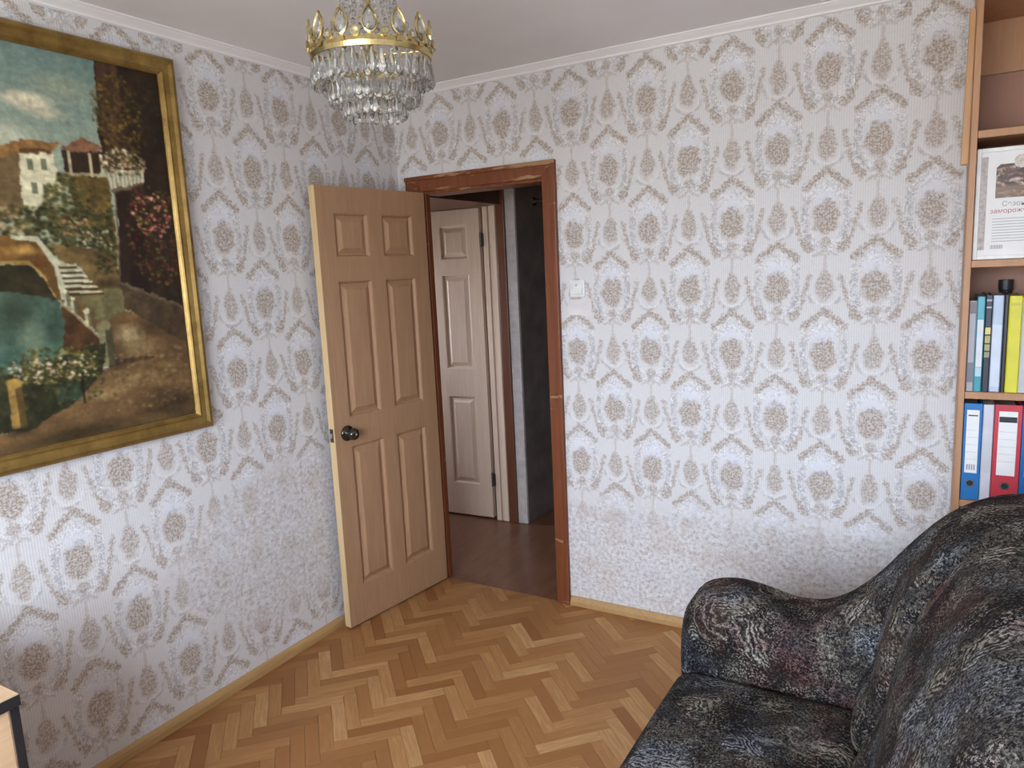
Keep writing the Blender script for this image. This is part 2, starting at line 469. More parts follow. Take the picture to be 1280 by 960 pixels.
def crystal_mat():
    t = Tree('crystal_glass')
    t.set(color=t.ramp(t.noise(t.obj(), 40.0, 2), [(0.3, (0.86, 0.87, 0.86)), (0.7, (0.97, 0.97, 0.96))]),
          rough=0.03, trans=0.88, ior=1.48, spec=0.9)
    return t.mat
M['crystal'] = crystal_mat()

def canvas_mat():
    t = Tree('oil_paint')
    at = t.n('ShaderNodeAttribute'); at.attribute_name = 'paint'
    t.set(color=at.outputs['Color'], rough=0.5, spec=0.3)
    t.bump(t.noise(t.pos(), 160.0, 4, 0.7), 0.002, 0.3)
    return t.mat
M['canvas'] = canvas_mat()
M['fabric'] = fabric('chenille_fabric')

# ------------------------------------------------------------------ structure: room shell
T = 0.12
# floor slab and herringbone planks
floor = MB().box(0, XR, YB, 0, -0.06, -0.004).build('floor', M['subfloor']); struct(floor, 'brown herringbone parquet floor')

def clip(poly, inside, inter):
    out = []
    for i, p in enumerate(poly):
        q = poly[(i + 1) % len(poly)]
        if inside(p): out.append(p)
        if inside(p) != inside(q): out.append(inter(p, q))
    return out
def clip_rect(poly, x0, x1, y0, y1):
    for ax, val, sg in ((0, x0, 1), (0, x1, -1), (1, y0, 1), (1, y1, -1)):
        ins = lambda p: (p[ax] - val) * sg >= 0
        def it(p, q):
            t = (val - p[ax]) / (q[ax] - p[ax]); return (p[0] + t * (q[0] - p[0]), p[1] + t * (q[1] - p[1]))
        poly = clip(poly, ins, it)
        if len(poly) < 3: return []
    return poly
def area(p): return 0.5 * abs(sum(p[i][0] * p[(i + 1) % len(p)][1] - p[(i + 1) % len(p)][0] * p[i][1] for i in range(len(p))))

L_, W_ = 0.2310, 0.0494
ang = math.radians(1.5)
def rot2(x, y, a): return (x * math.cos(a) - y * math.sin(a), x * math.sin(a) + y * math.cos(a))
e1 = rot2(1 / math.sqrt(2), -1 / math.sqrt(2), ang); e2 = rot2(1 / math.sqrt(2), 1 / math.sqrt(2), ang)
G = 0.0004
def plank_mesh(poly, c, a):
    """A 4 mm plank with a chamfered top; poly in world xy, stored local to centre c, rotated by -a."""
    k = len(poly); loc = [rot2(p[0] - c[0], p[1] - c[1], -a) for p in poly]
    cx = sum(p[0] for p in loc) / k; cy = sum(p[1] for p in loc) / k
    def ins(p, d):
        l = math.hypot(p[0] - cx, p[1] - cy) or 1; f = max(0, 1 - d / l); return (cx + (p[0] - cx) * f, cy + (p[1] - cy) * f)
    mb = MB()
    vs = [(p[0], p[1], -0.004) for p in loc] + [(p[0], p[1], -0.0007) for p in loc] + [(*ins(p, 0.0010), 0.0) for p in loc]
    fs = [tuple(range(k))[::-1], tuple(range(2 * k, 3 * k))]
    for r in (0, k):
        fs += [(r + i, r + (i + 1) % k, r + k + (i + 1) % k, r + k + i) for i in range(k)]
    mb.add(vs, fs); return mb
planks = []
for kx in range(-2, 13):
    for ky in range(-45, 40):
        ox = 0.100 + kx * L_ * (e1[0] + e2[0]) + ky * W_ * (e2[0] - e1[0])
        oy = -1.307 + kx * L_ * (e1[1] + e2[1]) + ky * W_ * (e2[1] - e1[1])
        for kind in (0, 1):
            if kind == 0: r = (0, L_, 0, W_)
            else: r = (L_, L_ + W_, 0, L_)
            q = [(r[0] + G, r[2] + G), (r[1] - G, r[2] + G), (r[1] - G, r[3] - G), (r[0] + G, r[3] - G)]
            poly = [(ox + a * e1[0] + b * e2[0], oy + a * e1[1] + b * e2[1]) for a, b in q]
            c2 = clip_rect(poly, 0.0, XR, YB, 0.0)
            if not c2 or area(c2) < 1e-4: continue
            planks.append((kind, poly, c2, area(c2) > 0.999 * area(poly)))
def project(x, y, z):
    d = Vector((x, y, z)) - Vector(CAM); w = d.dot(FZ)
    if w <= 0.05: return None
    return (640 + 911.37 * d.dot(RX) / w, 480 - 911.37 * d.dot(UY) / w)
full = {}
rest = MB(); n_parts = 0
a_dir = {0: math.atan2(e1[1], e1[0]), 1: math.atan2(e2[1], e2[0])}
for kind, poly, c2, whole in planks:
    cx = sum(p[0] for p in poly) / 4; cy = sum(p[1] for p in poly) / 4
    ctr = (sum(p[0] for p in c2) / len(c2), sum(p[1] for p in c2) / len(c2))
    seen = False
    for px, py in c2 + [ctr]:
        pr = project(px, py, 0)
        if pr and -5 < pr[0] < 900 and pr[1] < 966: seen = True
    if ctr[0] > 1.70: seen = False
    if seen and n_parts < 300:
        a = a_dir[kind]
        if whole:
            if kind not in full: full[kind] = plank_mesh(poly, (cx, cy), a).mesh('plank', M['plank'])
            inst('plank', full[kind], floor, (cx, cy, 0), (0, 0, a))
        else:
            inst('plank', plank_mesh(c2, (cx, cy), a).mesh('plank', M['plank']), floor, (cx, cy, 0), (0, 0, a))
        n_parts += 1
    else:
        mb = plank_mesh(c2, (0, 0), 0); rest.add(mb.v, mb.f)
print('planks as parts:', n_parts)
ro = rest.build('plank_field', M['plank'], floor); ro['kind'] = 'stuff'

ceil = MB().box(-T, XR + T, YB - T, T, H, H + 0.1).build('ceiling', M['ceiling']); struct(ceil, 'plain pale grey ceiling')
struct(MB().box(-T, 0, YB, 0.0, -0.06, H).build('wall_left', M['paper_left']), 'left wall in floral medallion wallpaper')
# back wall with the doorway  x 0.155-0.835, z < 2.012
DX0, DX1, DZ = 0.150, 0.838, 2.016
wb_ = MB()
wb_.box(-T, DX0, 0, 0.034, -0.06, H); wb_.box(-1.4, 0.060, 0.034, T, -0.06, H); wb_.box(0.060, DX0, 0.034, T, DZ, H); wb_.box(DX1, XR + T, 0, T, -0.06, H); wb_.box(DX0, DX1, 0, T, DZ, H)
struct(wb_.build('wall_back', M['paper_back']), 'back wall in floral medallion wallpaper')
struct(MB().box(XR, XR + T, YB, 0, -0.06, H).build('wall_right', M['paper_plain']), 'right wall behind the sofa, out of view')
wr_ = MB()
wr_.box(-T, WX0, YB - T, YB, -0.06, H); wr_.box(WX1, XR + T, YB - T, YB, -0.06, H)
wr_.box(WX0, WX1, YB - T, YB, -0.06, WZ0); wr_.box(WX0, WX1, YB - T, YB, WZ1, H)
struct(wr_.build('wall_rear', M['paper_plain']), 'rear wall with the window, behind the camera')
# window frame in the rear wall (behind the camera, source of the daylight)
wf = MB(); y0, y1 = YB - 0.09, YB - 0.03
for x in (WX0, (WX0 + WX1) / 2 - 0.03, WX1 - 0.06): wf.box(x, x + 0.06, y0, y1, WZ0, WZ1)
wf.box(WX0 + 0.06, WX1 - 0.06, y0 + 0.001, y1 - 0.001, WZ0, WZ0 + 0.06); wf.box(WX0 + 0.06, WX1 - 0.06, y0 + 0.001, y1 - 0.001, WZ1 - 0.06, WZ1)
win = struct(wf.build('window_1', M['white_plastic']), 'white framed window behind the camera')
MB().box(WX0 - 0.05, WX1 + 0.05, YB - 0.03, YB + 0.18, WZ0 - 0.03, WZ0).build('window_sill', M['white_plastic'], win, bevel=0.005)

# crown moulding: stepped profile (out from wall, down from ceiling)
cp = [(0, 0), (0.038, 0), (0.038, -0.005), (0.033, -0.007), (0.026, -0.013), (0.015, -0.020), (0.010, -0.024), (0.009, -0.030), (0, -0.033)]
def crown_run(name, p0, p1, nrm):
    """mitred run from p0 to p1 with inward normal nrm"""
    d = (Vector((p1[0] - p0[0], p1[1] - p0[1], 0))).normalized(); vs = []; k = len(cp)
    for end, sg in ((p0, 1), (p1, -1)):
        for o, h in cp: vs.append((end[0] + nrm[0] * o + d.x * o * sg, end[1] + nrm[1] * o + d.y * o * sg, H + h))
    fs = [tuple(range(k)), tuple(range(k, 2 * k))[::-1]] + [(i, (i + 1) % k, (i + 1) % k + k, i + k) for i in range(k)]
    o = MB().add(vs, fs).build(name, M['crown']); return struct(o, 'white stepped ceiling moulding')
crown_run('trim_1', (0, YB), (0, 0), (1, 0)); crown_run('trim_2', (0, 0), (XR, 0), (0, -1))
crown_run('trim_3', (XR, 0), (XR, YB), (-1, 0)); crown_run('trim_4', (XR, YB), (0, YB), (0, 1))
# skirting boards
bp = [(0, 0), (0.018, 0), (0.018, 0.022), (0.014, 0.034), (0.008, 0.042), (0, 0.044)]
def skirt(name, p0, p1, nrm, lab):
    vs = []; k = len(bp)
    for end in (p0, p1):
        for o, h in bp: vs.append((end[0] + nrm[0] * o, end[1] + nrm[1] * o, h))
    fs = [tuple(range(k)), tuple(range(k, 2 * k))[::-1]] + [(i, (i + 1) % k, (i + 1) % k + k, i + k) for i in range(k)]
    return struct(MB().add(vs, fs).build(name, M['skirting'], bevel=0.001), lab)
skirt('baseboard_left', (0, YB), (0, -0.018), (1, 0), 'honey wood skirting along the left wall')
skirt('baseboard_back', (0.892, 0), (XR, 0), (0, -1), 'honey wood skirting along the back wall')

# hall beyond the doorway
HY = 0.90
struct(MB().box(-1.3, 2.0, T, 2.7, -0.06, -0.002).box(DX0, DX1, 0.0, T, -0.06, -0.002).box(0.060, DX0, 0.034, T, -0.06, -0.002).build('floor_hall', M['hall_floor']), 'glossy dark brown hall floor')
struct(MB().box(-1.4, 2.1, T, 2.7, H, H + 0.1).build('ceiling_hall', M['ceiling']), 'hall ceiling')
O0, O1, OZ = -0.85, -0.02, 2.0
struct(MB().box(-1.3, O0, HY, HY + 0.1, 0, H).build('wall_hall', M['hall_paper']), 'pale hall wall left of the second door')
struct(MB().box(O1, 0.152, HY, HY + 0.02, 0, H).build('wall_hall_corner', M['hall_paper']), 'narrow pale wall strip right of the second door')
struct(MB().box(O0, O1, HY, HY + 0.1, OZ + 0.004, H).build('wall_hall_lintel', M['hall_paper']), 'pale hall wall above the second door')
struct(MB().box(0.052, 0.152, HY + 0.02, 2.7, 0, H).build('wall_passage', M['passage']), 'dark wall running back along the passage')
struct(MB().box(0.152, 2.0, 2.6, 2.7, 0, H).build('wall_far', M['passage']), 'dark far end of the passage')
struct(MB().box(2.0, 2.1, T, 2.7, 0, H).build('wall_hall_right', M['hall_paper']))
struct(MB().box(-1.4, -1.3, T, 0.30, 0, H).box(-1.4, -1.3, 0.72, 1.5, 0, H).box(-1.4, -1.3, 0.30, 0.72, 0, 1.0).box(-1.4, -1.3, 0.30, 0.72, 1.85, H).build('wall_hall_left', M['hall_paper']), 'hall wall with an opening added to let light in, out of view')  # gap left in this unseen wall as an added light inlet
struct(MB().box(-1.38, -1.33, 0.30, 0.34, 1.0, 1.85).box(-1.38, -1.33, 0.68, 0.72, 1.0, 1.85).box(-1.38, -1.33, 0.34, 0.68, 1.0, 1.04).box(-1.38, -1.33, 0.34, 0.68, 1.81, 1.85).build('hall_fill_window', M['white_plastic']), 'unseen window added to brighten the hall')  # invented window, put in so daylight reaches the second door
pl2 = bpy.data.lights.new('hall_fill_portal', 'AREA'); pl2.shape = 'RECTANGLE'; pl2.size = 0.85; pl2.size_y = 0.42; pl2.cycles.is_portal = True  # portal for the added hall opening
po2 = bpy.data.objects.new('hall_fill_portal', pl2); COL.objects.link(po2); po2.location = (-1.39, 0.51, 1.425); po2.rotation_euler = (0, math.radians(-90), 0)
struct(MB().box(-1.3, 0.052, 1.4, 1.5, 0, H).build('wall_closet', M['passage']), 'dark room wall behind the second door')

# ------------------------------------------------------------------ doorway casing (door frame)
cas = empty('door_frame', (0.49, 0, 0)); cas['kind'] = 'structure'; cas.name = 'trim_5'
tag(cas, 'worn red-brown wooden door casing in the back wall')
org = (0.49, 0, 0)
CX0, CX1, CZ = 0.056, 0.889, 2.087
def board(verts_xz, name):
    """casing board with a raised outer lip: outline in xz, 16 mm proud of the wall."""
    return MB().prism(verts_xz, -0.018, 0.0, 'Y').build(name, M['casing'], cas, org, bevel=0.004)
board([(CX1, 0), (CX1, CZ), (CX1 - 0.068, CZ - 0.075), (CX1 - 0.068, 0)], 'casing_upright')
board([(CX0, 0), (CX0, CZ), (CX0 + 0.105, CZ - 0.075), (CX0 + 0.105, 0)], 'casing_upright')
board([(CX0, CZ), (CX1, CZ), (CX1 - 0.068, CZ - 0.075), (CX0 + 0.105, CZ - 0.075)], 'casing_head')
# raised back-band along the outer edge
MB().box(CX1 - 0.020, CX1, -0.026, -0.018, 0, CZ).build('casing_lip', M['casing'], cas, org, bevel=0.003)
MB().box(CX0, CX1 - 0.020, -0.026, -0.018, CZ - 0.020, CZ).build('casing_lip', M['casing'], cas, org, bevel=0.003)
# jamb lining inside the opening with a door stop
MB().box(DX1 - 0.017, DX1 - 0.0, -0.002, T + 0.01, 0, DZ - 0.017).build('jamb', M['casing'], cas, org, bevel=0.002)
MB().box(DX0, DX0 + 0.017, 0.0, 0.034, 0, DZ - 0.017).build('jamb', M['casing'], cas, org, bevel=0.002)
MB().box(DX0, DX1, -0.002, T + 0.01, DZ - 0.017, DZ).build('head_jamb', M['casing'], cas, org, bevel=0.002)
MB().box(DX1 - 0.029, DX1 - 0.017, 0.045, T, 0, DZ - 0.017).build('door_stop', M['casing'], cas, org, bevel=0.002)

# ------------------------------------------------------------------ panelled doors
def panel_mesh(w, h, mat, name='panel'):
    """raised-and-fielded panel: cove, wide bevel, flat field. Local: s 0..w (y), z 0..h, surface at x=0."""
    loops = [(0.0, 0.0), (0.006, -0.002), (0.012, -0.014), (0.017, -0.014), (0.042, -0.0015), (0.046, -0.0015)]
    vs = []; fs = []
    for i, d in loops:
        vs += [(d, i, i), (d, w - i, i), (d, w - i, h - i), (d, i, h - i)]
    for k in range(len(loops) - 1):
        for j in range(4):
            a, b = k * 4 + j, k * 4 + (j + 1) % 4; fs.append((a, b, b + 4, a + 4))
    k = (len(loops) - 1) * 4; fs.append((k, k + 1, k + 2, k + 3))
    # closed back so that the piece has thickness
    o = len(vs); vs += [(-0.0165, 0, 0), (-0.0165, w, 0), (-0.0165, w, h), (-0.0165, 0, h)]
    fs += [(o + 3, o + 2, o + 1, o)] + [(j, o + j, o + (j + 1) % 4, (j + 1) % 4) for j in range(4)]
    return MB().add(vs, fs).mesh(name, mat)

def make_door(name, loc, rz, width, hgt, cols, rows, mat, edge_mat, thick=0.038):
    """Hinge at the local origin; the leaf runs along local -y, its panelled face looks to +x (x=0)."""
    r = empty(name, loc, rz)
    z0, z1 = 0.012, hgt
    ys = [0] + [c for col in cols for c in col] + [width]
    mb = MB().box(-thick, -0.017, -width, 0, z0, z1)
    for a, b in ((0, cols[0][0]), (cols[0][1], cols[1][0]), (cols[1][1], width)): mb.box(-0.017, 0, -b, -a, z0, z1)
    zs = [z0] + [z for rr in rows for z in rr] + [z1]
    for c in cols:
        for i in range(0, len(zs), 2): mb.box(-0.017, 0, -c[1], -c[0], zs[i], zs[i + 1])
    # remove coincident inner faces so that the frame reads as one skin
    leaf = mb.build('leaf', mat, r)
    bm = bmesh.new(); bm.from_mesh(leaf.data); bmesh.ops.remove_doubles(bm, verts=bm.verts, dist=1e-5); bm.to_mesh(leaf.data); bm.free()
    for c in cols:
        for rr in rows:
            me = panel_mesh(c[1] - c[0] - 0.0004, rr[1] - rr[0] - 0.0004, mat)
            inst('panel', me, r, (0, -c[1] + 0.0002, rr[0] + 0.0002))
    MB().box(-thick + 0.0005, -0.0005, -width - 0.002, -width, z0 + 0.001, z1 - 0.001).build('edge_lipping', edge_mat, r)
    return r

DL = 0.655
d1 = make_door('door_leaf', (0.172, -0.024, 0), math.atan2(-(0.078 - 0.170), 0.690) * -1, DL, 2.006,
               [(0.090, 0.288), (0.370, 0.566)], [(0.190, 0.858), (0.985, 1.600), (1.700, 1.895)], M['door'], M['door_edge'])
tag(d1, 'open honey-brown six-panel wooden door with a round black knob', 'door')
# knob (rose, neck, ball) on the visible face, latch plate on the free edge
ky, kz = -(DL - 0.068), 0.921
MB().lathe([(0.001, 0), (0.035, 0), (0.036, 0.004), (0.031, 0.010), (0.018, 0.013), (0.015, 0.020), (0.017, 0.026), (0.024, 0.032), (0.0275, 0.042), (0.026, 0.053), (0.019, 0.060), (0.006, 0.063), (0.001, 0.063)], 24, (0.0, ky, kz), 'X').build('knob', M['knob'], d1, smooth=True)['label'] = 'round glossy black door knob'
MB().lathe([(0.001, 0), (0.005, 0), (0.005, 0.002), (0.001, 0.002)], 12, (0.0632, ky, kz), 'X').build('keyhole_button', M['steel'], d1)
MB().box(-0.030, -0.008, -DL - 0.004, -DL - 0.002, kz - 0.030, kz + 0.030).build('latch_plate', M['hinge'], d1)['label'] = 'dark metal latch plate on the door edge'
MB().prism([(-0.026, -DL - 0.0041), (-0.012, -DL - 0.0041), (-0.012, -DL - 0.008), (-0.026, -DL - 0.016)], kz - 0.010, kz + 0.010, 'Z').build('latch_bolt', M['steel'], d1)
# second door: hinge on its right, slightly ajar towards the hall
d2 = make_door('door_leaf', (-0.098, HY - 0.012, 0), math.radians(-90 + 3.0), 0.70, 2.0,
               [(0.090, 0.290), (0.410, 0.610)], [(0.225, 0.815), (0.995, 1.600), (1.695, 1.905)], M['door2'], M['door2'])
tag(d2, 'pale pinkish panelled door with dark hinges in the hall beyond the doorway', 'door')
d2f = empty('door_frame', (-0.04, HY, 0)); o2 = (-0.04, HY, 0)
tag(d2f, 'pale wooden frame beside the hall door', 'door frame')
MB().box(-0.066, -0.030, HY - 0.022, HY + 0.098, 0, 2.004).build('frame_post', M['door2'], d2f, o2, bevel=0.004)
MB().box(-0.0265, 0.020, HY - 0.016, HY - 0.0005, 0, 2.010).build('frame_architrave', M['door2'], d2f, o2, bevel=0.004)
for hz in (0.275, 1.805):
    MB().lathe([(0.008, hz - 0.045), (0.008, hz + 0.045)], 10, (-0.082, HY - 0.026, 0), 'Z').box(-0.082, -0.060, HY - 0.0265, HY - 0.0225, hz - 0.04, hz + 0.04).build('hinge', M['hinge'], d2f, o2)
# brown post, loft cupboard and rail in the hall
tag(MB().box(0.030, 0.088, HY - 0.022, HY - 0.001, 0.0, H - 0.001).build('wooden_post', M['brown_post'], None, (0.06, HY - 0.01, 0), bevel=0.004), 'dark brown wooden post next to the pale hall door frame', 'post')
lo = empty('loft_cupboard', (-0.6, 0.5, 2.004)); ol = (-0.6, 0.5, 2.004)
tag(lo, 'dark brown loft cupboard hanging over the hall door', 'cupboard')
MB().box(-1.29, 0.064, T + 0.011, HY - 0.03, 2.014, H - 0.002).build('cupboard_body', M['loft'], lo, ol, bevel=0.003)
MB().box(-1.29, 0.074, T + 0.012, HY - 0.031, 2.004, 2.014).build('cupboard_floor', M['brown_post'], lo, ol, bevel=0.002)
rail = empty('coat_rail', (0.4, 1.15, 2.03)); tag(rail, 'thin pale rail high up in the dark passage', 'rail')
MB().tube([(0.154, 1.15, 2.03), (0.75, 1.15, 2.03)], 0.010, 10).build('rod', M['steel'], rail, (0.4, 1.15, 2.03))
MB().lathe([(0.001, 0.1525), (0.028, 0.1525), (0.028, 0.158), (0.001, 0.158)], 14, (0, 1.15, 2.03), 'X').build('wall_flange', M['steel'], rail, (0.4, 1.15, 2.03))

# ------------------------------------------------------------------ light switch
sw = empty('light_switch', (0.976, -0.001, 1.517)); os_ = (0.976, -0.001, 1.517)
tag(sw, 'small square white light switch on the wall right of the door casing', 'light switch')
MB().box(0.940, 1.013, -0.010, -0.0005, 1.479, 1.555).build('switch_plate', M['white_plastic'], sw, os_, bevel=0.004, seg=3)
MB().add([(0.951, -0.0102, 1.490), (1.002, -0.0102, 1.490), (1.002, -0.0102, 1.540), (0.951, -0.0102, 1.540), (0.951, -0.0175, 1.492), (1.002, -0.0175, 1.492), (1.002, -0.013, 1.539), (0.951, -0.013, 1.539)],
         [(0, 1, 2, 3), (7, 6, 5, 4), (0, 4, 5, 1), (1, 5, 6, 2), (2, 6, 7, 3), (3, 7, 4, 0)]).build('switch_rocker', M['white_plastic'], sw, os_, bevel=0.002)
MB().lathe([(0.001, -0.0155), (0.0028, -0.0155), (0.0028, -0.0125), (0.001, -0.0125)], 10, (0.974, 0, 1.532), 'Y').build('indicator', M['black_edge'], sw, os_)
struct(MB().prism([(0.925, 1.400), (1.035, 1.395), (1.04, 1.470), (0.922, 1.468)], -0.0006, 0, 'Y').build('trim_6', M['paper_plain'], None, (0.98, 0, 1.43)), 'plain pale paper patch on the wallpaper under the light switch')

# ------------------------------------------------------------------ painting
FY0, FY1, FZ0, FZ1 = -2.235, -1.243, 1.085, 2.392      # outer frame (y, z)
pic = empty('framed_painting', (0.0, (FY0 + FY1) / 2, FZ0)); op = (0.0, (FY0 + FY1) / 2, FZ0)
tag(pic, 'large gilt-framed oil painting of a canal, bridge and villa on the left wall', 'painting')
fp = [(0.0, 0.002), (0.0, 0.030), (0.006, 0.036), (0.016, 0.038), (0.026, 0.031), (0.040, 0.026), (0.047, 0.028), (0.052, 0.024), (0.058, 0.016), (0.058, 0.002)]  # (inset, depth)
corners = [(FY0, FZ0, 1, 1), (FY1, FZ0, -1, 1), (FY1, FZ1, -1, -1), (FY0, FZ1, 1, -1)]
for k in range(4):
    A, B = corners[k], corners[(k + 1) % 4]; n = len(fp); vs = []
    for c in (A, B):
        for i, d in fp: vs.append((d, c[0] + c[2] * i, c[1] + c[3] * i))
    fs = [tuple(range(n)), tuple(range(n, 2 * n))[::-1]] + [(i, (i + 1) % n, (i + 1) % n + n, i + n) for i in range(n)]
    fr = MB().add(vs, fs).build('frame_rail', M['frame'], pic, op)
    fr['label'] = 'worn gilt frame moulding'
    # beaded inner slip
    dv = Vector((0, B[0] + B[2] * 0.056 - A[0] - A[2] * 0.056, B[1] + B[3] * 0.056 - A[1] - A[3] * 0.056)); ln = dv.length; dv.normalize()
    st = Vector((0.0185, A[0] + A[2] * 0.056, A[1] + A[3] * 0.056)); bd = MB(); t_ = 0.003
    while t_ < ln - 0.002:
        p = st + dv * t_
        bd.add([(p.x + 0.0032, p.y, p.z)] + [(p.x, p.y + 0.003 * math.cos(a), p.z + 0.003 * math.sin(a)) for a in (0.785, 2.356, 3.927, 5.498)], [(0, 1, 2), (0, 2, 3), (0, 3, 4), (0, 4, 1), (4, 3, 2, 1)]); t_ += 0.0075
    b_ = bd.build('beading', M['frame'], fr, (0, 0, 0)); b_.location = (-op[0], -op[1], -op[2]); b_['kind'] = 'stuff'

def paint_canvas():
    rng = np.random.default_rng(3)
    a0, a1, b1 = -0.010, 0.885, 1.208      # a: left of the right inner edge, b: above the lower inner edge
    st = 0.0033; nx = int((a1 - a0) / st) + 1; ny = int((b1 + 0.010) / st) + 1
    A, B = np.meshgrid(np.linspace(a0, a1, nx) * 1000, np.linspace(-0.010, b1, ny) * 1000)
    def vnoise(sc, seed, sx=1.0, sy=1.0):
        r = np.random.default_rng(seed); g = r.random((64, 64))
        x = A / sc * sx + 100; y = B / sc * sy + 100; xi = np.floor(x).astype(int); yi = np.floor(y).astype(int)
        fx = x - xi; fy = y - yi; fx = fx * fx * (3 - 2 * fx); fy = fy * fy * (3 - 2 * fy)
        q = lambda i, j: g[(yi + j) % 64, (xi + i) % 64]
        return (q(0, 0) * (1 - fx) + q(1, 0) * fx) * (1 - fy) + (q(0, 1) * (1 - fx) + q(1, 1) * fx) * fy
    def fbm(sc, seed, sx=1.0, sy=1.0):
        return 0.5 * vnoise(sc, seed, sx, sy) + 0.3 * vnoise(sc / 2.1, seed + 1, sx, sy) + 0.2 * vnoise(sc / 4.3, seed + 2, sx, sy)
    img = np.zeros((ny, nx, 3))
    dA = A + (fbm(18, 1) - 0.5) * 16; dB = B + (fbm(18, 5) - 0.5) * 16
    def C(r, g, b): return np.array([r, g, b], float) / 255
    def lay(mask, c, al=1.0, var=0.25, sc=30, seed=9, sx=1.0, sy=1.0):
        n = (fbm(sc, seed, sx, sy) - 0.5) * 2 * var + 1
        m_ = (mask * al)[..., None]
        img[:] = img * (1 - m_) + np.clip(c[None, None] * n[..., None], 0, 1) * m_
    def poly(pts, soft=True):
        X, Y = (dA, dB) if soft else (A, B)
        ins = np.zeros(A.shape, bool); k = len(pts)
        for i in range(k):
            x0, y0 = pts[i]; x1, y1 = pts[(i + 1) % k]
            if y0 == y1: continue
            c = ((y0 > Y) != (y1 > Y)) & (X < (x1 - x0) * (Y - y0) / (y1 - y0) + x0); ins ^= c
        return ins.astype(float)
    def ell(cx, cy, rx, ry, soft=0.3):
        d = np.sqrt(((dA - cx) / rx) ** 2 + ((dB - cy) / ry) ** 2); return np.clip((1 - d) / soft, 0, 1)
    def dabs(x0, x1, y0, y1, n, cols, r=(3, 8), al=0.85, shape=None):
        for _ in range(n):
            cx, cy = rng.uniform(x0, x1), rng.uniform(y0, y1)
            if shape and ((cx - (x0 + x1) / 2) / ((x1 - x0) / 2)) ** 2 + ((cy - (y0 + y1) / 2) / ((y1 - y0) / 2)) ** 2 > 1: continue
            rx = rng.uniform(*r); ry = rx * rng.uniform(0.5, 1.0)
            i0 = max(0, int((cx - 14 - a0 * 1000) / (st * 1000))); i1 = min(nx, int((cx + 14 - a0 * 1000) / (st * 1000)) + 2)
            j0 = max(0, int((cy - 14 + 10) / (st * 1000))); j1 = min(ny, int((cy + 14 + 10) / (st * 1000)) + 2)
            if i1 <= i0 or j1 <= j0: continue
            sa = A[j0:j1, i0:i1]; sb = B[j0:j1, i0:i1]
            m_ = (np.clip(1.3 - np.sqrt(((sa - cx) / rx) ** 2 + ((sb - cy) / ry) ** 2), 0, 1) * al)[..., None]
            c = C(*cols[rng.integers(len(cols))]) * rng.uniform(0.8, 1.15)
            img[j0:j1, i0:i1] = img[j0:j1, i0:i1] * (1 - m_) + np.clip(c, 0, 1) * m_
    one = np.ones(A.shape)
    # sky
    g = np.clip((B - 850) / 350, 0, 1)[..., None]
    img[:] = C(158, 172, 160) * (1 - g) + C(102, 134, 143) * g
    lay(one, C(150, 165, 150), 0.5 * fbm(170, 21), 0.1)
    lay(ell(330, 1085, 130, 60, 0.9), C(168, 172, 150), 0.55, 0.06)
    lay(ell(440, 1035, 95, 34, 0.5), C(205, 200, 182), 0.9, 0.06); lay(ell(390, 1005, 90, 26, 0.8), C(192, 188, 168), 0.8, 0.06)
    lay(ell(520, 930, 120, 45, 0.8), C(200, 202, 190), 0.7, 0.06); lay(ell(650, 1000, 110, 60, 0.8), C(190, 192, 178), 0.7, 0.06)
    # distant left, villa
    lay(poly([(900, 860), (560, 830), (540, 690), (900, 700)]), C(150, 150, 128), 0.8, 0.2)
    lay(poly([(590, 855), (542, 863), (481, 888), (493, 701), (549, 690), (600, 689)]), C(118, 100, 70), 1, 0.2)
    lay(poly([(485, 887), (391, 900), (367, 793), (430, 700), (493, 700)]), C(206, 204, 180), 1, 0.08)
    for cx, cy in ((455, 850), (415, 852), (452, 780), (418, 775)): lay(poly([(cx - 8, cy - 16), (cx + 8, cy - 16), (cx + 8, cy + 18), (cx - 8, cy + 18)], False), C(110, 118, 98), 0.9)
    lay(poly([(610, 850), (469, 923), (354, 924), (391, 893), (485, 883), (543, 855)]), C(148, 112, 68), 1, 0.25, 12)
    lay(poly([(391, 899), (485, 890), (485, 880), (391, 889)]), C(92, 66, 40), 0.8)
    lay(poly([(361, 906), (289, 951), (207, 919), (257, 906), (346, 896)]), C(142, 104, 80), 1, 0.2, 14)
    lay(poly([(357, 899), (211, 911), (254, 820), (353, 822)]), C(64, 50, 36), 1, 0.3)
    for cx in (338, 270, 235): lay(poly([(cx - 5, 826), (cx + 5, 826), (cx + 5, 903), (cx - 5, 903)], False), C(196, 186, 158), 0.95)
    lay(poly([(355, 836), (232, 842), (232, 832), (355, 826)], False), C(178, 168, 140), 0.9)
    lay(poly([(352, 824), (215, 828), (217, 600), (330, 625)]), C(112, 94, 50), 1, 0.3, 40)
    dabs(200, 225, 930, 975, 14, [(58, 66, 44)], (3, 7))
    # dark house on the right
    lay(poly([(217, 1215), (-25, 1215), (-25, 260), (-16, 141), (218, 433), (229, 473), (208, 630), (200, 773), (222, 872), (231, 958), (222, 1082)]), C(58, 42, 32), 1, 0.35, 60)
    lay(poly([(215, 1215), (140, 1215), (145, 900), (215, 870)]), C(96, 70, 54), 0.75, 0.25, 30, 3, 1, 0.3)
    lay(poly([(206, 640), (199, 773), (205, 800), (212, 640), (228, 480), (222, 470)], False), C(120, 104, 82), 0.8)
    lay(poly([(140, 780), (120, 780), (110, 420), (190, 450)]), C(44, 28, 24), 0.7, 0.2)
    dabs(70, 235, 880, 1170, 620, [(140, 112, 44), (112, 90, 36), (88, 74, 36), (150, 124, 58), (66, 56, 34), (58, 46, 32)], (3, 9), 0.75, 1)
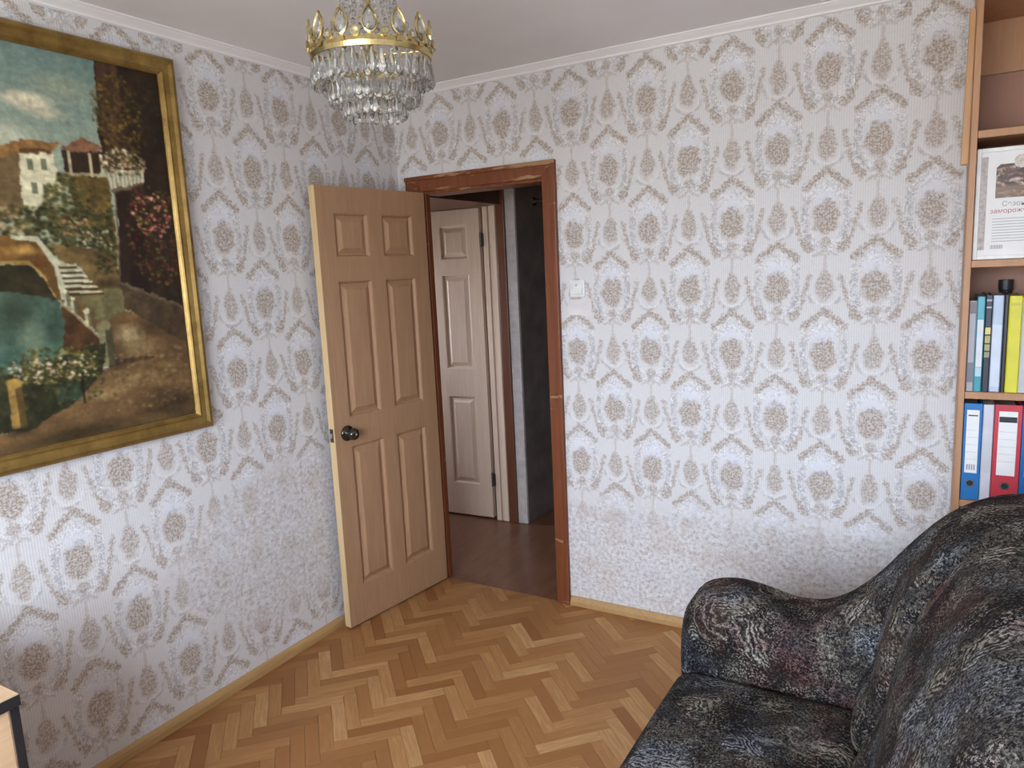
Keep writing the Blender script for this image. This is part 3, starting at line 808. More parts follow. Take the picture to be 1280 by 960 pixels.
    dabs(0, 120, 950, 1180, 260, [(52, 52, 34), (74, 66, 38), (44, 40, 30), (66, 44, 34)], (4, 11), 0.7, 1)
    dabs(205, 245, 990, 1100, 70, [(108, 96, 46), (80, 78, 44)], (2, 5), 0.8)
    dabs(-10, 110, 420, 760, 500, [(40, 34, 26), (58, 42, 32), (72, 50, 34), (46, 46, 30)], (4, 10), 0.6)
    # flower balcony
    lay(poly([(228, 852), (88, 868), (97, 818), (207, 779)]), C(186, 186, 168), 1, 0.12)
    for k in range(9): lay(poly([(225 - k * 15, 852 + k * 1.5), (221 - k * 15, 852 + k * 1.5), (215 - k * 14, 790 + k * 4), (219 - k * 14, 790 + k * 4)], False), C(110, 106, 90), 0.6)
    lay(poly([(212, 792), (95, 826), (100, 806), (207, 776)]), C(84, 66, 50), 0.7)
    dabs(80, 240, 840, 925, 330, [(90, 92, 56), (112, 106, 66), (196, 178, 150), (206, 160, 140), (226, 214, 190), (70, 72, 44)], (3, 8), 0.85, 1)
    # red and pink flowers on the dark wall
    dabs(-30, 175, 470, 830, 700, [(120, 48, 44), (78, 60, 36), (150, 84, 74), (96, 92, 44), (130, 112, 54), (60, 36, 30), (52, 44, 30), (70, 62, 34)], (3, 9), 0.7, 1)
    dabs(0, 150, 640, 790, 110, [(206, 130, 128), (186, 84, 92), (222, 176, 150), (176, 160, 90)], (3, 8), 0.85, 1)
    # hanging greens in the middle
    dabs(290, 440, 610, 830, 420, [(84, 88, 46), (66, 72, 38), (108, 104, 58), (52, 54, 32), (126, 118, 72)], (4, 11), 0.85, 1)
    dabs(215, 340, 600, 800, 150, [(120, 100, 52), (92, 80, 44), (70, 64, 36)], (4, 10), 0.7)
    dabs(225, 640, 585, 725, 800, [(62, 66, 36), (84, 84, 44), (48, 50, 32), (112, 106, 60), (96, 86, 52)], (4, 11), 0.85)
    dabs(300, 400, 640, 700, 50, [(186, 150, 122), (176, 120, 104), (150, 132, 84)], (3, 7), 0.9)
    dabs(235, 330, 585, 660, 60, [(170, 170, 156), (196, 196, 182), (56, 60, 42)], (3, 7), 0.85)
    dabs(500, 760, 625, 720, 200, [(178, 160, 132), (150, 132, 92), (196, 176, 146), (110, 100, 60)], (4, 9), 0.85)
    # bank and slope
    lay(poly([(425, 616), (220, 590), (227, 462), (295, 462), (356, 549), (418, 567)]), C(120, 100, 62), 1, 0.3, 50, 4, 0.6, 1.4)
    dabs(225, 300, 520, 620, 70, [(56, 58, 36), (74, 72, 42)], (4, 9), 0.8)
    lay(ell(270, 485, 60, 22, 0.8), C(66, 52, 34), 0.7)
    # ground, quay
    lay(poly([(405, 478), (215, 478), (211, 397), (-60, 271), (-60, -40), (900, -40), (900, 60), (569, 60), (430, 140), (266, 237), (309, 321), (388, 410)]), C(112, 88, 58), 1, 0.3, 70, 6, 0.5, 1.5)
    lay(poly([(390, 470), (222, 472), (215, 400), (300, 360)]), C(118, 116, 82), 0.85, 0.2)
    lay(poly([(226, 494), (-34, 389), (-34, 250), (60, 300), (216, 406)]), C(82, 68, 50), 1, 0.3)
    lay(poly([(226, 494), (-34, 389), (-34, 376), (220, 482)]), C(108, 96, 76), 0.8)
    # water
    lay(poly([(900, 520), (595, 490), (525, 485), (431, 450), (414, 382), (423, 300), (493, 250), (630, 215), (900, 200)]), C(82, 106, 94), 1, 0.3, 60, 8, 0.8, 0.5)
    lay(ell(560, 420, 70, 70, 0.9), C(58, 70, 54), 0.7, 0.2); lay(ell(450, 380, 60, 80, 0.9), C(60, 84, 74), 0.65)
    lay(ell(520, 330, 55, 75, 0.9), C(158, 176, 152), 0.55, 0.2, 20); lay(ell(600, 280, 70, 40, 0.9), C(72, 116, 108), 0.7)
    lay(ell(470, 290, 45, 40, 0.9), C(84, 126, 112), 0.7)
    # bridge
    lay(poly([(900, 590), (671, 526), (585, 555), (498, 554), (459, 507), (432, 440), (532, 470), (595, 482), (900, 490)]), C(60, 54, 34), 1, 0.3)
    lay(poly([(900, 640), (574, 636), (476, 638), (441, 603), (413, 493), (402, 425), (436, 453), (467, 532), (498, 556), (585, 560), (671, 530), (900, 560)]), C(122, 90, 48), 1, 0.3, 40)
    lay(ell(520, 595, 60, 22, 0.8), C(206, 166, 92), 0.9); lay(ell(470, 560, 24, 20, 0.8), C(120, 70, 36), 0.7)
    lay(poly([(671, 540), (585, 567), (498, 566), (459, 520), (440, 455), (432, 452), (459, 507), (498, 553), (585, 556), (671, 526)], False), C(176, 146, 84), 0.9)
    lay(poly([(540, 640), (464, 638), (406, 555), (394, 451), (420, 442), (428, 543), (470, 622), (540, 628)], False), C(182, 184, 164), 0.95, 0.12)
    # stairs
    for k in range(6):
        y = 556 - k * 17; x0 = 413 - k * 2.4; x1 = 362 - k * 15
        lay(poly([(x0, y), (x1, y - 4), (x1 - 3, y - 11), (x0, y - 8)], False), C(196, 188, 162), 0.95)
        lay(poly([(x0, y - 8), (x1 - 3, y - 11), (x1 - 5, y - 17), (x0, y - 16)], False), C(78, 64, 44), 0.9)
    # quay wall and bollards
    lay(poly([(424, 440), (404, 418), (311, 308), (315, 268), (435, 285), (419, 382)]), C(88, 62, 38), 1, 0.3)
    lay(poly([(422, 437), (404, 424), (311, 314), (311, 304), (402, 408), (422, 424)], False), C(158, 146, 110), 0.85)
    def post(cx, y0, y1, w, c):
        lay(poly([(cx - w, y0), (cx + w, y0), (cx + w * 0.85, y1), (cx - w * 0.85, y1)], False), C(*c), 1, 0.2, 12)
        lay(poly([(cx + w, y0), (cx + w * 0.3, y0), (cx + w * 0.3, y1), (cx + w, y1)], False), C(c[0] * 0.6, c[1] * 0.6, c[2] * 0.55), 0.0)
        lay(poly([(cx - w, y0), (cx - w * 0.1, y0), (cx - w * 0.1, y1), (cx - w, y1)], False), C(c[0] * 0.55, c[1] * 0.55, c[2] * 0.5), 0.8)
        lay(ell(cx, y1, w * 1.15, w * 0.9, 0.3), C(min(255, c[0] * 1.12), min(255, c[1] * 1.12), min(255, c[2] * 1.1)), 1, 0.1)
    post(404, 425, 470, 9, (176, 178, 158)); post(385, 400, 446, 9, (176, 176, 150)); post(346, 355, 405, 10, (180, 176, 148))
    # sunlit pavement, shadow of the big post
    lay(ell(215, 315, 65, 48, 0.8), C(176, 164, 128), 0.75, 0.3, 16); lay(ell(330, 130, 120, 26, 0.9), C(168, 148, 104), 0.7, 0.3, 18)
    lay(ell(120, 180, 110, 60, 0.9), C(140, 116, 76), 0.65, 0.3, 20); lay(ell(230, 165, 130, 45, 0.9), C(166, 144, 102), 0.6, 0.3, 16); lay(ell(180, 270, 90, 45, 0.9), C(170, 154, 116), 0.55, 0.3, 14); lay(ell(40, 320, 70, 60, 0.9), C(76, 56, 38), 0.7)
    lay(ell(60, 60, 150, 55, 0.9), C(58, 46, 30), 0.75); lay(ell(420, 20, 260, 36, 0.8), C(62, 52, 32), 0.75)
    lay(poly([(300, 240), (130, 232), (130, 224), (300, 218)]), C(60, 48, 34), 0.75)
    dabs(0, 300, 60, 260, 300, [(150, 128, 88), (104, 82, 52), (126, 102, 66), (84, 64, 42), (178, 160, 118)], (4, 11), 0.35)
    post(297, 218, 352, 23, (128, 124, 96))
    # quay hedge with flowers, railing
    lay(poly([(900, 260), (600, 235), (480, 262), (300, 300), (320, 200), (420, 120), (560, 60), (900, 70)]), C(56, 58, 38), 1, 0.35, 20)
    lay(poly([(470, 110), (400, 130), (400, 190), (480, 180)]), C(64, 88, 72), 0.7)
    dabs(330, 560, 190, 300, 420, [(112, 104, 52), (84, 84, 42), (140, 126, 70), (60, 62, 36)], (3, 9), 0.85)
    dabs(320, 680, 120, 275, 200, [(70, 68, 38), (98, 92, 50), (48, 50, 32)], (4, 10), 0.8)
    dabs(340, 600, 195, 270, 110, [(214, 206, 184), (206, 176, 158), (196, 186, 140), (222, 216, 200)], (3, 7), 0.9)
    lay(poly([(388, 110), (396, 110), (394, 190), (386, 190)], False), C(30, 30, 30), 0.8)
    post(590, 70, 205, 22, (156, 128, 70))
    lay(ell(590, 60, 60, 22, 0.8), C(48, 40, 28), 0.8)
    # visible brushwork
    br = (fbm(9, 40, 1.0, 0.6) - 0.5) * 0.16 + (fbm(9, 50, 0.4, 1.0) - 0.5) * 0.18
    img[:] = np.clip(img * (1 + br[..., None]), 0, 1)
    for _ in range(1):                       # soft wet edges
        pd = np.pad(img, ((1, 1), (1, 1), (0, 0)), 'edge')
        img[:] = 0.4 * img + 0.15 * (pd[:-2, 1:-1] + pd[2:, 1:-1] + pd[1:-1, :-2] + pd[1:-1, 2:])
    gr = img.mean(-1, keepdims=True); img[:] = np.clip(gr + (img - gr) * 0.84, 0, 1)
    img[:] = np.clip((img ** 1.22) * np.array([1.0, 0.985, 0.93]) * 1.02, 0, 1)
    br = (fbm(7, 40, 0.8, 0.8) - 0.5) * 0.16; img[:] = np.clip(img * (1 + br[..., None]), 0, 1)
    lin = np.where(img <= 0.04045, img / 12.92, ((img + 0.055) / 1.055) ** 2.4)
    lin = np.clip(lin * PAINT_GAIN, 0, 0.95)
    y = -1.303 - A / 1000; z = 1.141 + B / 1000
    x = 0.0105 + 0.0012 * (fbm(12, 60) - 0.5)
    front = np.stack([x - op[0], y - op[1], z - op[2]], -1).reshape(-1, 3)
    idx = np.arange(nx * ny).reshape(ny, nx)
    q = np.stack([idx[:-1, :-1], idx[1:, :-1], idx[1:, 1:], idx[:-1, 1:]], -1).reshape(-1, 4)
    back = front[[0, nx - 1, nx * ny - 1, nx * (ny - 1)]].copy(); back[:, 0] = 0.004 - op[0]
    b0 = nx * ny
    verts = np.vstack([front, back])
    me = bpy.data.meshes.new('canvas')
    faces = q.tolist() + [[b0, b0 + 1, b0 + 2, b0 + 3]]
    me.from_pydata(verts.tolist(), [], faces)
    ca = me.attributes.new('paint', 'FLOAT_COLOR', 'POINT')
    cols = np.ones((len(verts), 4), np.float32); cols[:b0, :3] = lin.reshape(-1, 3); cols[b0:, :3] = 0.3
    ca.data.foreach_set('color', cols.ravel())
    me.materials.append(M['canvas']); me.shade_smooth()
    o = bpy.data.objects.new('canvas', me); COL.objects.link(o); o.parent = pic
    o['label'] = 'oil painting of a canal with a stone bridge, villa and flowers'
PAINT_GAIN = 1.30
paint_canvas()

# ------------------------------------------------------------------ chandelier
CH = (1.040, -1.388, 2.190); R0 = 0.158
ch = empty('chandelier', (CH[0], CH[1], 2.02))
tag(ch, 'gold crown chandelier hung with clear crystal drops', 'chandelier')
oc = (CH[0], CH[1], 2.02); zc = CH[2] - 2.02
def lath(name, prof, mat, n=48, smooth=True, parent=ch):
    return MB().lathe(prof, n).build(name, mat, parent, smooth=smooth)
lath('hanging_rod', [(0.001, zc - 0.01), (0.007, zc - 0.01), (0.007, H - 2.02 - 0.03), (0.001, H - 2.02 - 0.03)], M['gold'], 12)
lath('ceiling_rose', [(0.001, H - 2.02 - 0.035), (0.03, H - 2.02 - 0.033), (0.048, H - 2.02 - 0.02), (0.055, H - 2.02 - 0.001), (0.001, H - 2.02 - 0.001)], M['gold'], 32)
def hoop(name, r, z0, z1, t=0.003):
    return MB().lathe([(r - t, z0), (r + 0.001, z0), (r + t, (z0 + z1) / 2), (r + 0.001, z1), (r - t, z1), (r - t, z0)], 120, cap=False).build(name, M['gold'], ch, smooth=False)
hoop('crown_band', R0, zc - 0.012, zc + 0.012)
hoop('middle_hoop', 0.118, zc - 0.067, zc - 0.059, 0.002)
hoop('lower_hoop', 0.082, zc - 0.107, zc - 0.101, 0.0015)
hoop('top_hoop', 0.055, zc + 0.215, zc + 0.227, 0.003)
for k in range(4):
    a = k * math.pi / 2 + 0.4; c, s = math.cos(a), math.sin(a)
    MB().tube([(c * 0.006, s * 0.006, zc + 0.006), (c * (R0 - 0.003), s * (R0 - 0.003), zc + 0.006)], 0.002, 6).build('spoke', M['gold'], ch)
    MB().tube([(c * (R0 - 0.006), s * (R0 - 0.006), zc - 0.010), (c * 0.117, s * 0.117, zc - 0.066), (c * 0.081, s * 0.081, zc - 0.110)], 0.0016, 5).build('wire', M['gold'], ch)
    MB().tube([(c * 0.006, s * 0.006, zc + 0.221), (c * 0.053, s * 0.053, zc + 0.221)], 0.003, 6).build('spoke', M['gold'], ch)
def teardrop(w, h, k=18):
    """pointed-top oval outline in (y,z), centred"""
    pts = []
    for i in range(k):
        a = 2 * math.pi * i / k; y = math.sin(a); z = -math.cos(a)
        y *= (1 - 0.35 * max(0, z)) if z > 0 else 1
        pts.append((w / 2 * y, h / 2 * z + (0.10 * h if (i == k // 2) else 0)))
    return pts
to = teardrop(0.043, 0.066); ti = teardrop(0.031, 0.050)
n = len(to)
vs = [(-0.002, *p) for p in to] + [(0.003, *p) for p in to] + [(0.005, p[0] * 0.85, p[1] * 0.88) for p in to] + [(0.001, *p) for p in ti] + [(-0.002, *p) for p in ti]
fs = []
for r in range(4):
    fs += [(r * n + i, r * n + (i + 1) % n, (r + 1) * n + (i + 1) % n, (r + 1) * n + i) for i in range(n)]
fs += [(4 * n + i, 4 * n + (i + 1) % n, (i + 1) % n, i) for i in range(n)]
me_set = MB().add(vs, fs).mesh('medallion_setting', M['gold'])
vs = [(0.0005, *p) for p in ti] + [(0.006, p[0] * 0.6, p[1] * 0.6) for p in ti] + [(-0.004, 0, 0)]
fs = [(i, (i + 1) % n, (i + 1) % n + n, i + n) for i in range(n)] + [tuple(range(n, 2 * n))] + [((i + 1) % n, i, 2 * n) for i in range(n)]
me_oval = MB().add(vs, fs).mesh('oval_crystal', M['crystal'])
me_bead = MB().lathe([(0.0005, -0.008), (0.006, -0.005), (0.0085, 0), (0.006, 0.005), (0.0005, 0.008)], 8).mesh('round_crystal', M['crystal'])
me_cup = MB().lathe([(0.004, -0.004), (0.0115, -0.003), (0.0115, 0.003), (0.009, 0.003), (0.009, -0.001), (0.004, -0.001)], 14, axis='X').mesh('bead_setting', M['gold'])
me_leaf = MB().prism([(-0.008, 0), (0.008, 0), (0.004, 0.026), (0, 0.030), (-0.004, 0.026)], -0.0015, 0.0015, 'X').mesh('setting_stem', M['gold'])
NM = 14; view_a = math.atan2(CAM[1] - CH[1], CAM[0] - CH[0])
for k in range(NM):
    a = view_a + 2 * math.pi * k / NM; c, s = math.cos(a), math.sin(a); r = R0 + 0.003
    so = inst('medallion_setting', me_set, ch, (c * r, s * r, zc + 0.046), (0, -0.10, a))
    inst('oval_crystal', me_oval, so)
    inst('setting_stem', me_leaf, so, (-0.002, 0, -0.046))
    a2 = a + math.pi / NM; c, s = math.cos(a2), math.sin(a2)
    cu = inst('bead_setting', me_cup, ch, (c * r, s * r, zc + 0.020), (0, 0, a2))
    inst('round_crystal', me_bead, cu, (0.003, 0, 0))
def drop_mesh(L, w):
    pr = [(0.0004, 0), (w * 0.25, -L * 0.05), (w * 0.45, -L * 0.25), (w * 0.8, -L * 0.52), (w, -L * 0.72), (w * 0.72, -L * 0.90), (0.0004, -L)]
    return MB().lathe(pr, 6, flat=0.62).mesh('crystal_drop', M['crystal'])
for r, z, L, w, cnt, ph in ((R0, zc - 0.013, 0.062, 0.0135, 42, 0), (R0 - 0.022, zc - 0.022, 0.056, 0.013, 34, 0.1), (0.118, zc - 0.068, 0.050, 0.0125, 32, 0.05), (0.100, zc - 0.080, 0.046, 0.0115, 26, 0.12), (0.082, zc - 0.108, 0.048, 0.0115, 24, 0)):
    me = drop_mesh(L, w)
    for k in range(cnt):
        a = view_a + ph + 2 * math.pi * k / cnt
        inst('crystal_drop', me, ch, (r * math.cos(a), r * math.sin(a), z - random.uniform(0, 0.007)), (0, 0, a + math.pi / 2 + random.uniform(-0.3, 0.3)))
# strands of octagon beads from the crown up to the top hoop
st = MB(); p0 = Vector((R0 - 0.012, 0, zc + 0.012)); p1 = Vector((0.055, 0, zc + 0.215))
for i in range(11):
    t_ = (i + 0.5) / 11; p = p0.lerp(p1, t_); p.x -= 0.022 * math.sin(math.pi * t_)
    st.lathe([(0.0008, -0.0095), (0.006, -0.005), (0.006, 0.005), (0.0008, 0.0095)], 8, (p.x, 0, p.z), flat=1.0)
me_st = st.mesh('bead_strand', M['crystal'])
for k in range(16):
    inst('bead_strand', me_st, ch, (0, 0, 0), (0, 0, 2 * math.pi * k / 16 + 0.1))
lath('bottom_finial', [(0.001, zc - 0.125), (0.006, zc - 0.120), (0.008, zc - 0.112), (0.004, zc - 0.104), (0.003, zc - 0.012), (0.001, zc - 0.011)], M['gold'], 16)

# ------------------------------------------------------------------ sofa
so = empty('sofa', (2.2, -1.75, 0)); osf = (2.2, -1.75, 0)
tag(so, 'dark floral chenille sofa with puffy back and rounded arm', 'sofa')
def rounded_box(x0, x1, y0, y1, z0, z1, r, n=14, bulge=0.0, front=0.0):
    bm = bmesh.new(); bmesh.ops.create_cube(bm, size=2.0)
    bmesh.ops.subdivide_edges(bm, edges=bm.edges[:], cuts=n, use_grid_fill=True)
    cx, cy, cz = (x0 + x1) / 2, (y0 + y1) / 2, (z0 + z1) / 2; hx, hy, hz = (x1 - x0) / 2, (y1 - y0) / 2, (z1 - z0) / 2
    mb = MB()
    for v in bm.verts:
        # spacing denser near the rims
        e = lambda q: math.copysign(abs(q) ** 0.6 if abs(q) < 1 else 1.0, q)
        p = Vector((e(v.co.x) * hx, e(v.co.y) * hy, e(v.co.z) * hz))
        inn = Vector((max(-hx + r, min(hx - r, p.x)), max(-hy + r, min(hy - r, p.y)), max(-hz + r, min(hz - r, p.z))))
        d = p - inn
        if d.length > 1e-6: p = inn + d.normalized() * r
        u, w_ = p.x / hx, p.y / hy
        if p.z > 0: p.z += bulge * (1 - u * u) * (1 - w_ ** 4)
        if p.x < 0: p.x -= front * (1 - w_ ** 4) * (1 - (p.z / hz) ** 2)
        mb.v.append((p.x + cx, p.y + cy, p.z + cz))
    bm.verts.index_update()
    mb.f = [tuple(v.index for v in f.verts) for f in bm.faces]; bm.free()
    return mb
def smooth_closed(pts, it=2):
    for _ in range(it):
        q = []
        for i, p in enumerate(pts):
            nx_ = pts[(i + 1) % len(pts)]
            q += [(p[0] * 0.75 + nx_[0] * 0.25, p[1] * 0.75 + nx_[1] * 0.25), (p[0] * 0.25 + nx_[0] * 0.75, p[1] * 0.25 + nx_[1] * 0.75)]
        pts = q
    return pts
def loft(profile, y0, y1, r, it=2, seg=7, lump=0.0, belly=0.0):
    """closed xz profile swept along y with rounded ends of radius r"""
    pr = smooth_closed(profile, it); k = len(pr)
    ar = sum(pr[i][0] * pr[(i + 1) % k][1] - pr[(i + 1) % k][0] * pr[i][1] for i in range(k))
    sg = 1 if ar > 0 else -1
    nr = []
    for i in range(k):
        a, b = pr[i - 1], pr[(i + 1) % k]; tx, tz = b[0] - a[0], b[1] - a[1]; l = math.hypot(tx, tz) or 1
        nr.append((-tz / l * sg, tx / l * sg))     # inward
    ys = []; lo, hi = min(y0, y1), max(y0, y1)
    for j in range(seg + 1):
        t = j / seg * math.pi / 2; ys.append((lo + r * (1 - math.sin(t)), r * (1 - math.cos(t))))
    ys = [(y, d) for y, d in ys][::-1]
    ys = [(lo + r * (1 - math.cos(j / seg * math.pi / 2)), r * (1 - math.sin(j / seg * math.pi / 2))) for j in range(seg + 1)]
    mid = 14
    body = [(lo + r + (hi - lo - 2 * r) * j / mid, 0.0) for j in range(1, mid)]
    ys = ys + body + [(hi - (y - lo), d) for y, d in ys[::-1]]
    vs = []; fs = []
    for y, d in ys:
        bl = belly * math.sin(math.pi * (y - lo) / (hi - lo))
        for i in range(k):
            w_ = lump * (math.sin(i * 0.9 + y * 9) + math.sin(i * 0.37 - y * 17)) * 0.5
            dd = d - bl + w_
            vs.append((pr[i][0] + nr[i][0] * dd, y, pr[i][1] + nr[i][1] * dd))
    for j in range(len(ys) - 1):
        for i in range(k):
            a, b = j * k + i, j * k + (i + 1) % k; fs.append((a, b, b + k, a + k))
    fs += [tuple(range(k)), tuple(range((len(ys) - 1) * k, len(ys) * k))]
    return MB().add(vs, fs)
Y1, Y0 = -1.000, -2.72
# base and seat
rounded_box(1.79, 2.70, Y0 + 0.005, Y1 - 0.005, 0.06, 0.27, 0.02, 8).build('base', M['fabric'], so, osf, smooth=True)
rounded_box(1.745, 2.26, Y0 + 0.004, Y1 - 0.004, 0.268, 0.425, 0.05, 18, 0.018, 0.012).build('seat_cushion', M['fabric'], so, osf, smooth=True)
# end arm sweeping up into the back
arm = [(1.735, 0.05), (1.722, 0.30), (1.722, 0.50), (1.750, 0.602), (1.85, 0.638), (1.95, 0.628), (2.06, 0.60), (2.16, 0.625), (2.26, 0.72), (2.33, 0.82), (2.42, 0.925), (2.52, 0.985), (2.64, 1.00), (2.73, 0.96), (2.76, 0.84), (2.76, 0.05)]
loft(arm, Y1 + 0.001, -0.735, 0.085, 2, 8).build('arm', M['fabric'], so, osf, smooth=True)['label'] = 'rounded sofa arm sweeping up into the back'
loft(arm, Y0 - 0.001, Y0 - 0.27, 0.085, 2, 8).build('arm', M['fabric'], so, osf, smooth=True)
# back frame and plump back cushions
bk = [(2.40, 0.27), (2.44, 0.60), (2.50, 0.90), (2.58, 0.985), (2.70, 0.985), (2.755, 0.90), (2.755, 0.05), (2.71, 0.05), (2.702, 0.27)]
MB().prism(smooth_closed(bk, 1), Y0 + 0.006, Y1 - 0.006, 'Y').build('back_frame', M['fabric'], so, osf)
bc = [(2.235, 0.428), (2.225, 0.50), (2.275, 0.60), (2.285, 0.70), (2.315, 0.82), (2.375, 0.935), (2.455, 1.015), (2.55, 1.050), (2.66, 1.045), (2.735, 1.00), (2.69, 0.988), (2.58, 0.990), (2.50, 0.905), (2.43, 0.60), (2.395, 0.43)]
for ya, yb in ((Y1 - 0.004, -1.275), (-1.280, -2.06), (-2.065, Y0 + 0.008)):
    pf = bc if yb > -1.5 else [(px + (0.030 if 0.45 < pz < 0.99 and px < 2.42 else 0), pz) for px, pz in bc]
    loft(pf, ya, yb, 0.060, 2, 8, 0.002, 0.004 if yb < -1.5 else 0.0).build('back_cushion', M['fabric'], so, osf, smooth=True)

# ------------------------------------------------------------------ bookcase
BX0, BX1, BY = 2.440, 3.235, -0.300
bk_ = empty('bookcase', ((BX0 + BX1) / 2, -0.15, 0)); ob = ((BX0 + BX1) / 2, -0.15, 0)
tag(bk_, 'tall open light-brown wooden bookcase in the right corner', 'bookcase')
MB().box(BX0, BX0 + 0.018, BY, -0.0195, 0.0, 2.44).build('side_panel', M['case'], bk_, ob, bevel=0.0015)
MB().box(BX1 - 0.018, BX1, BY, -0.0195, 0.0, 2.44).build('side_panel', M['case'], bk_, ob, bevel=0.0015)
SH = [0.09, 0.430, 0.807, 1.164, 1.577, 1.964]
for z in SH:
    MB().box(BX0 + 0.0185, BX1 - 0.0185, BY + 0.002, -0.026, z - 0.022, z).build('shelf', M['case'], bk_, ob, bevel=0.0015)
MB().box(BX0 + 0.0185, BX1 - 0.0185, BY + 0.001, -0.026, 2.335, 2.357).build('top_board', M['case'], bk_, ob, bevel=0.0015)
MB().box(BX0 + 0.0185, BX1 - 0.0185, -0.0255, -0.0200, 0.07, 2.170).build('back_panel', M['case_back'], bk_, ob)
MB().box(BX0 + 0.0185, BX1 - 0.0185, -0.0255, -0.0200, 2.172, 2.43).build('back_panel', M['case'], bk_, ob)
bt = MB().prism([(2.4165, 1.868), (2.4375, 1.868), (2.4395, 2.30), (2.438, 2.315), (2.430, 2.322), (2.4225, 2.31)], -0.298, -0.272, 'Y')
bt.build('edge_batten', M['batten'], bk_, ob, bevel=0.003)['label'] = 'wooden strip standing off the bookcase side'

# ---- books and folders
def cover_mat(name, rgb, rough=0.4): return plain(name, rgb, rough, var=0.05, sc=20)
PAGES = plain('page_edges', (0.70, 0.67, 0.58), 0.8)
WHITE = plain('label_paper', (0.80, 0.80, 0.79), 0.6, var=0.02)
INK = plain('dark_ink', (0.03, 0.03, 0.035), 0.6)
GREYINK = plain('grey_ink', (0.30, 0.30, 0.31), 0.6)
REDINK = plain('red_ink', (0.45, 0.12, 0.14), 0.6)
YEL = plain('yellow_ink', (0.70, 0.60, 0.16), 0.5)
def book(x0, w, h, z, depth, rgb, label, bands=(), yoff=0.0, name='book', text=None):
    """spine towards the room; bands = (z0, z1, rgb) wraps on the spine as fractions of h"""
    yf = BY + 0.018 + yoff; o = (x0 + w / 2, yf + depth / 2, z)
    r = empty(name, o); tag(r, label, 'book', 'books on the bookcase shelf')
    cm = cover_mat('book_cover', rgb)
    t = min(0.003, w * 0.15)
    cv = MB().add([(x0, yf + 0.003, z), (x0 + 0.003, yf, z), (x0 + w - 0.003, yf, z), (x0 + w, yf + 0.003, z), (x0 + w, yf + depth, z), (x0 + w - t, yf + depth, z), (x0 + w - t, yf + 0.006, z), (x0 + t, yf + 0.006, z), (x0 + t, yf + depth, z), (x0, yf + depth, z)], [])
    k = len(cv.v); cv.v += [(a, b, c + h) for a, b, c in cv.v]
    cv.f = [(0, 1, 2, 3, 6, 7), (3, 4, 5, 6), (0, 7, 8, 9), (k + 7, k + 6, k + 3, k + 2, k + 1, k), (k + 6, k + 5, k + 4, k + 3), (k + 9, k + 8, k + 7, k)] + [(i, (i + 1) % k, (i + 1) % k + k, i + k) for i in range(k)]
    cv.build('cover', cm, r, o)
    MB().box(x0 + t + 0.0004, x0 + w - t - 0.0004, yf + 0.0064, yf + depth - 0.004, z + 0.004, z + h - 0.004).build('page_block', PAGES, r, o)
    for a, b, c in bands:
        MB().box(x0 + 0.0025, x0 + w - 0.0025, yf - 0.0005, yf - 0.00005, z + h * a, z + h * b).build('spine_band', cover_mat('spine_band_print', c), r, o)
    if text:
        tx, size, zz, mat = text; me = text_mesh(tx, size); me.materials.append(mat)
        inst('spine_lettering', me, r, (x0 + w / 2 + size * 0.35 - o[0], yf - 0.0008 - o[1], z + zz - o[2]), (math.radians(90), math.radians(-90), 0))
    return r
z5 = 1.1645; x = BX0 + 0.0195
book(x, 0.021, 0.287, z5, 0.21, (0.36, 0.36, 0.39), 'grey book with darker foot, leftmost on the middle shelf', [(0.10, 0.32, (0.16, 0.17, 0.20)), (0.86, 0.99, (0.16, 0.14, 0.15))]); x += 0.0215
book(x, 0.021, 0.300, z5, 0.21, (0.05, 0.30, 0.38), 'white and teal book right of the grey one', [(0.26, 0.76, (0.62, 0.66, 0.70)), (0.765, 0.99, (0.08, 0.36, 0.44)), (0.16, 0.255, (0.42, 0.58, 0.66))]); x += 0.0215
book(x, 0.019, 0.303, z5, 0.22, (0.012, 0.016, 0.035), 'navy book with small yellow marks down the spine', [(0.60, 0.67, (0.62, 0.55, 0.15)), (0.51, 0.585, (0.40, 0.36, 0.14)), (0.43, 0.495, (0.36, 0.33, 0.16)), (0.36, 0.415, (0.30, 0.28, 0.17)), (0.87, 0.885, (0.4, 0.4, 0.42)), (0.94, 0.96, (0.3, 0.3, 0.34))]); x += 0.0195
book(x, 0.029, 0.302, z5, 0.20, (0.46, 0.55, 0.70), 'pale blue folder between the navy and black books', [(0.05, 0.70, (0.60, 0.67, 0.77))], 0.006); x += 0.0295
book(x, 0.012, 0.304, z5, 0.22, (0.015, 0.015, 0.017), 'thin black book left of the yellow folder'); x += 0.0125
book(x, 0.034, 0.300, z5, 0.22, (0.66, 0.62, 0.03), 'bright yellow folder on the middle shelf', [(0.90, 0.93, (0.52, 0.50, 0.05))]); x += 0.0345
book(x, 0.030, 0.295, z5, 0.21, (0.50, 0.51, 0.54), 'light grey folder right of the yellow one', [(0.84, 0.88, (0.45, 0.08, 0.06))]); x += 0.031
# tall black pot behind the books
pt = empty('pencil_pot', (2.567, -0.052, z5)); tag(pt, 'black round pot showing above the books on the middle shelf', 'pot')
MB().lathe([(0.0005, 0), (0.018, 0), (0.019, 0.305), (0.0215, 0.31), (0.0215, 0.342), (0.017, 0.342), (0.017, 0.012), (0.0005, 0.012)], 22).build('pot_body', M['black_edge'], pt)

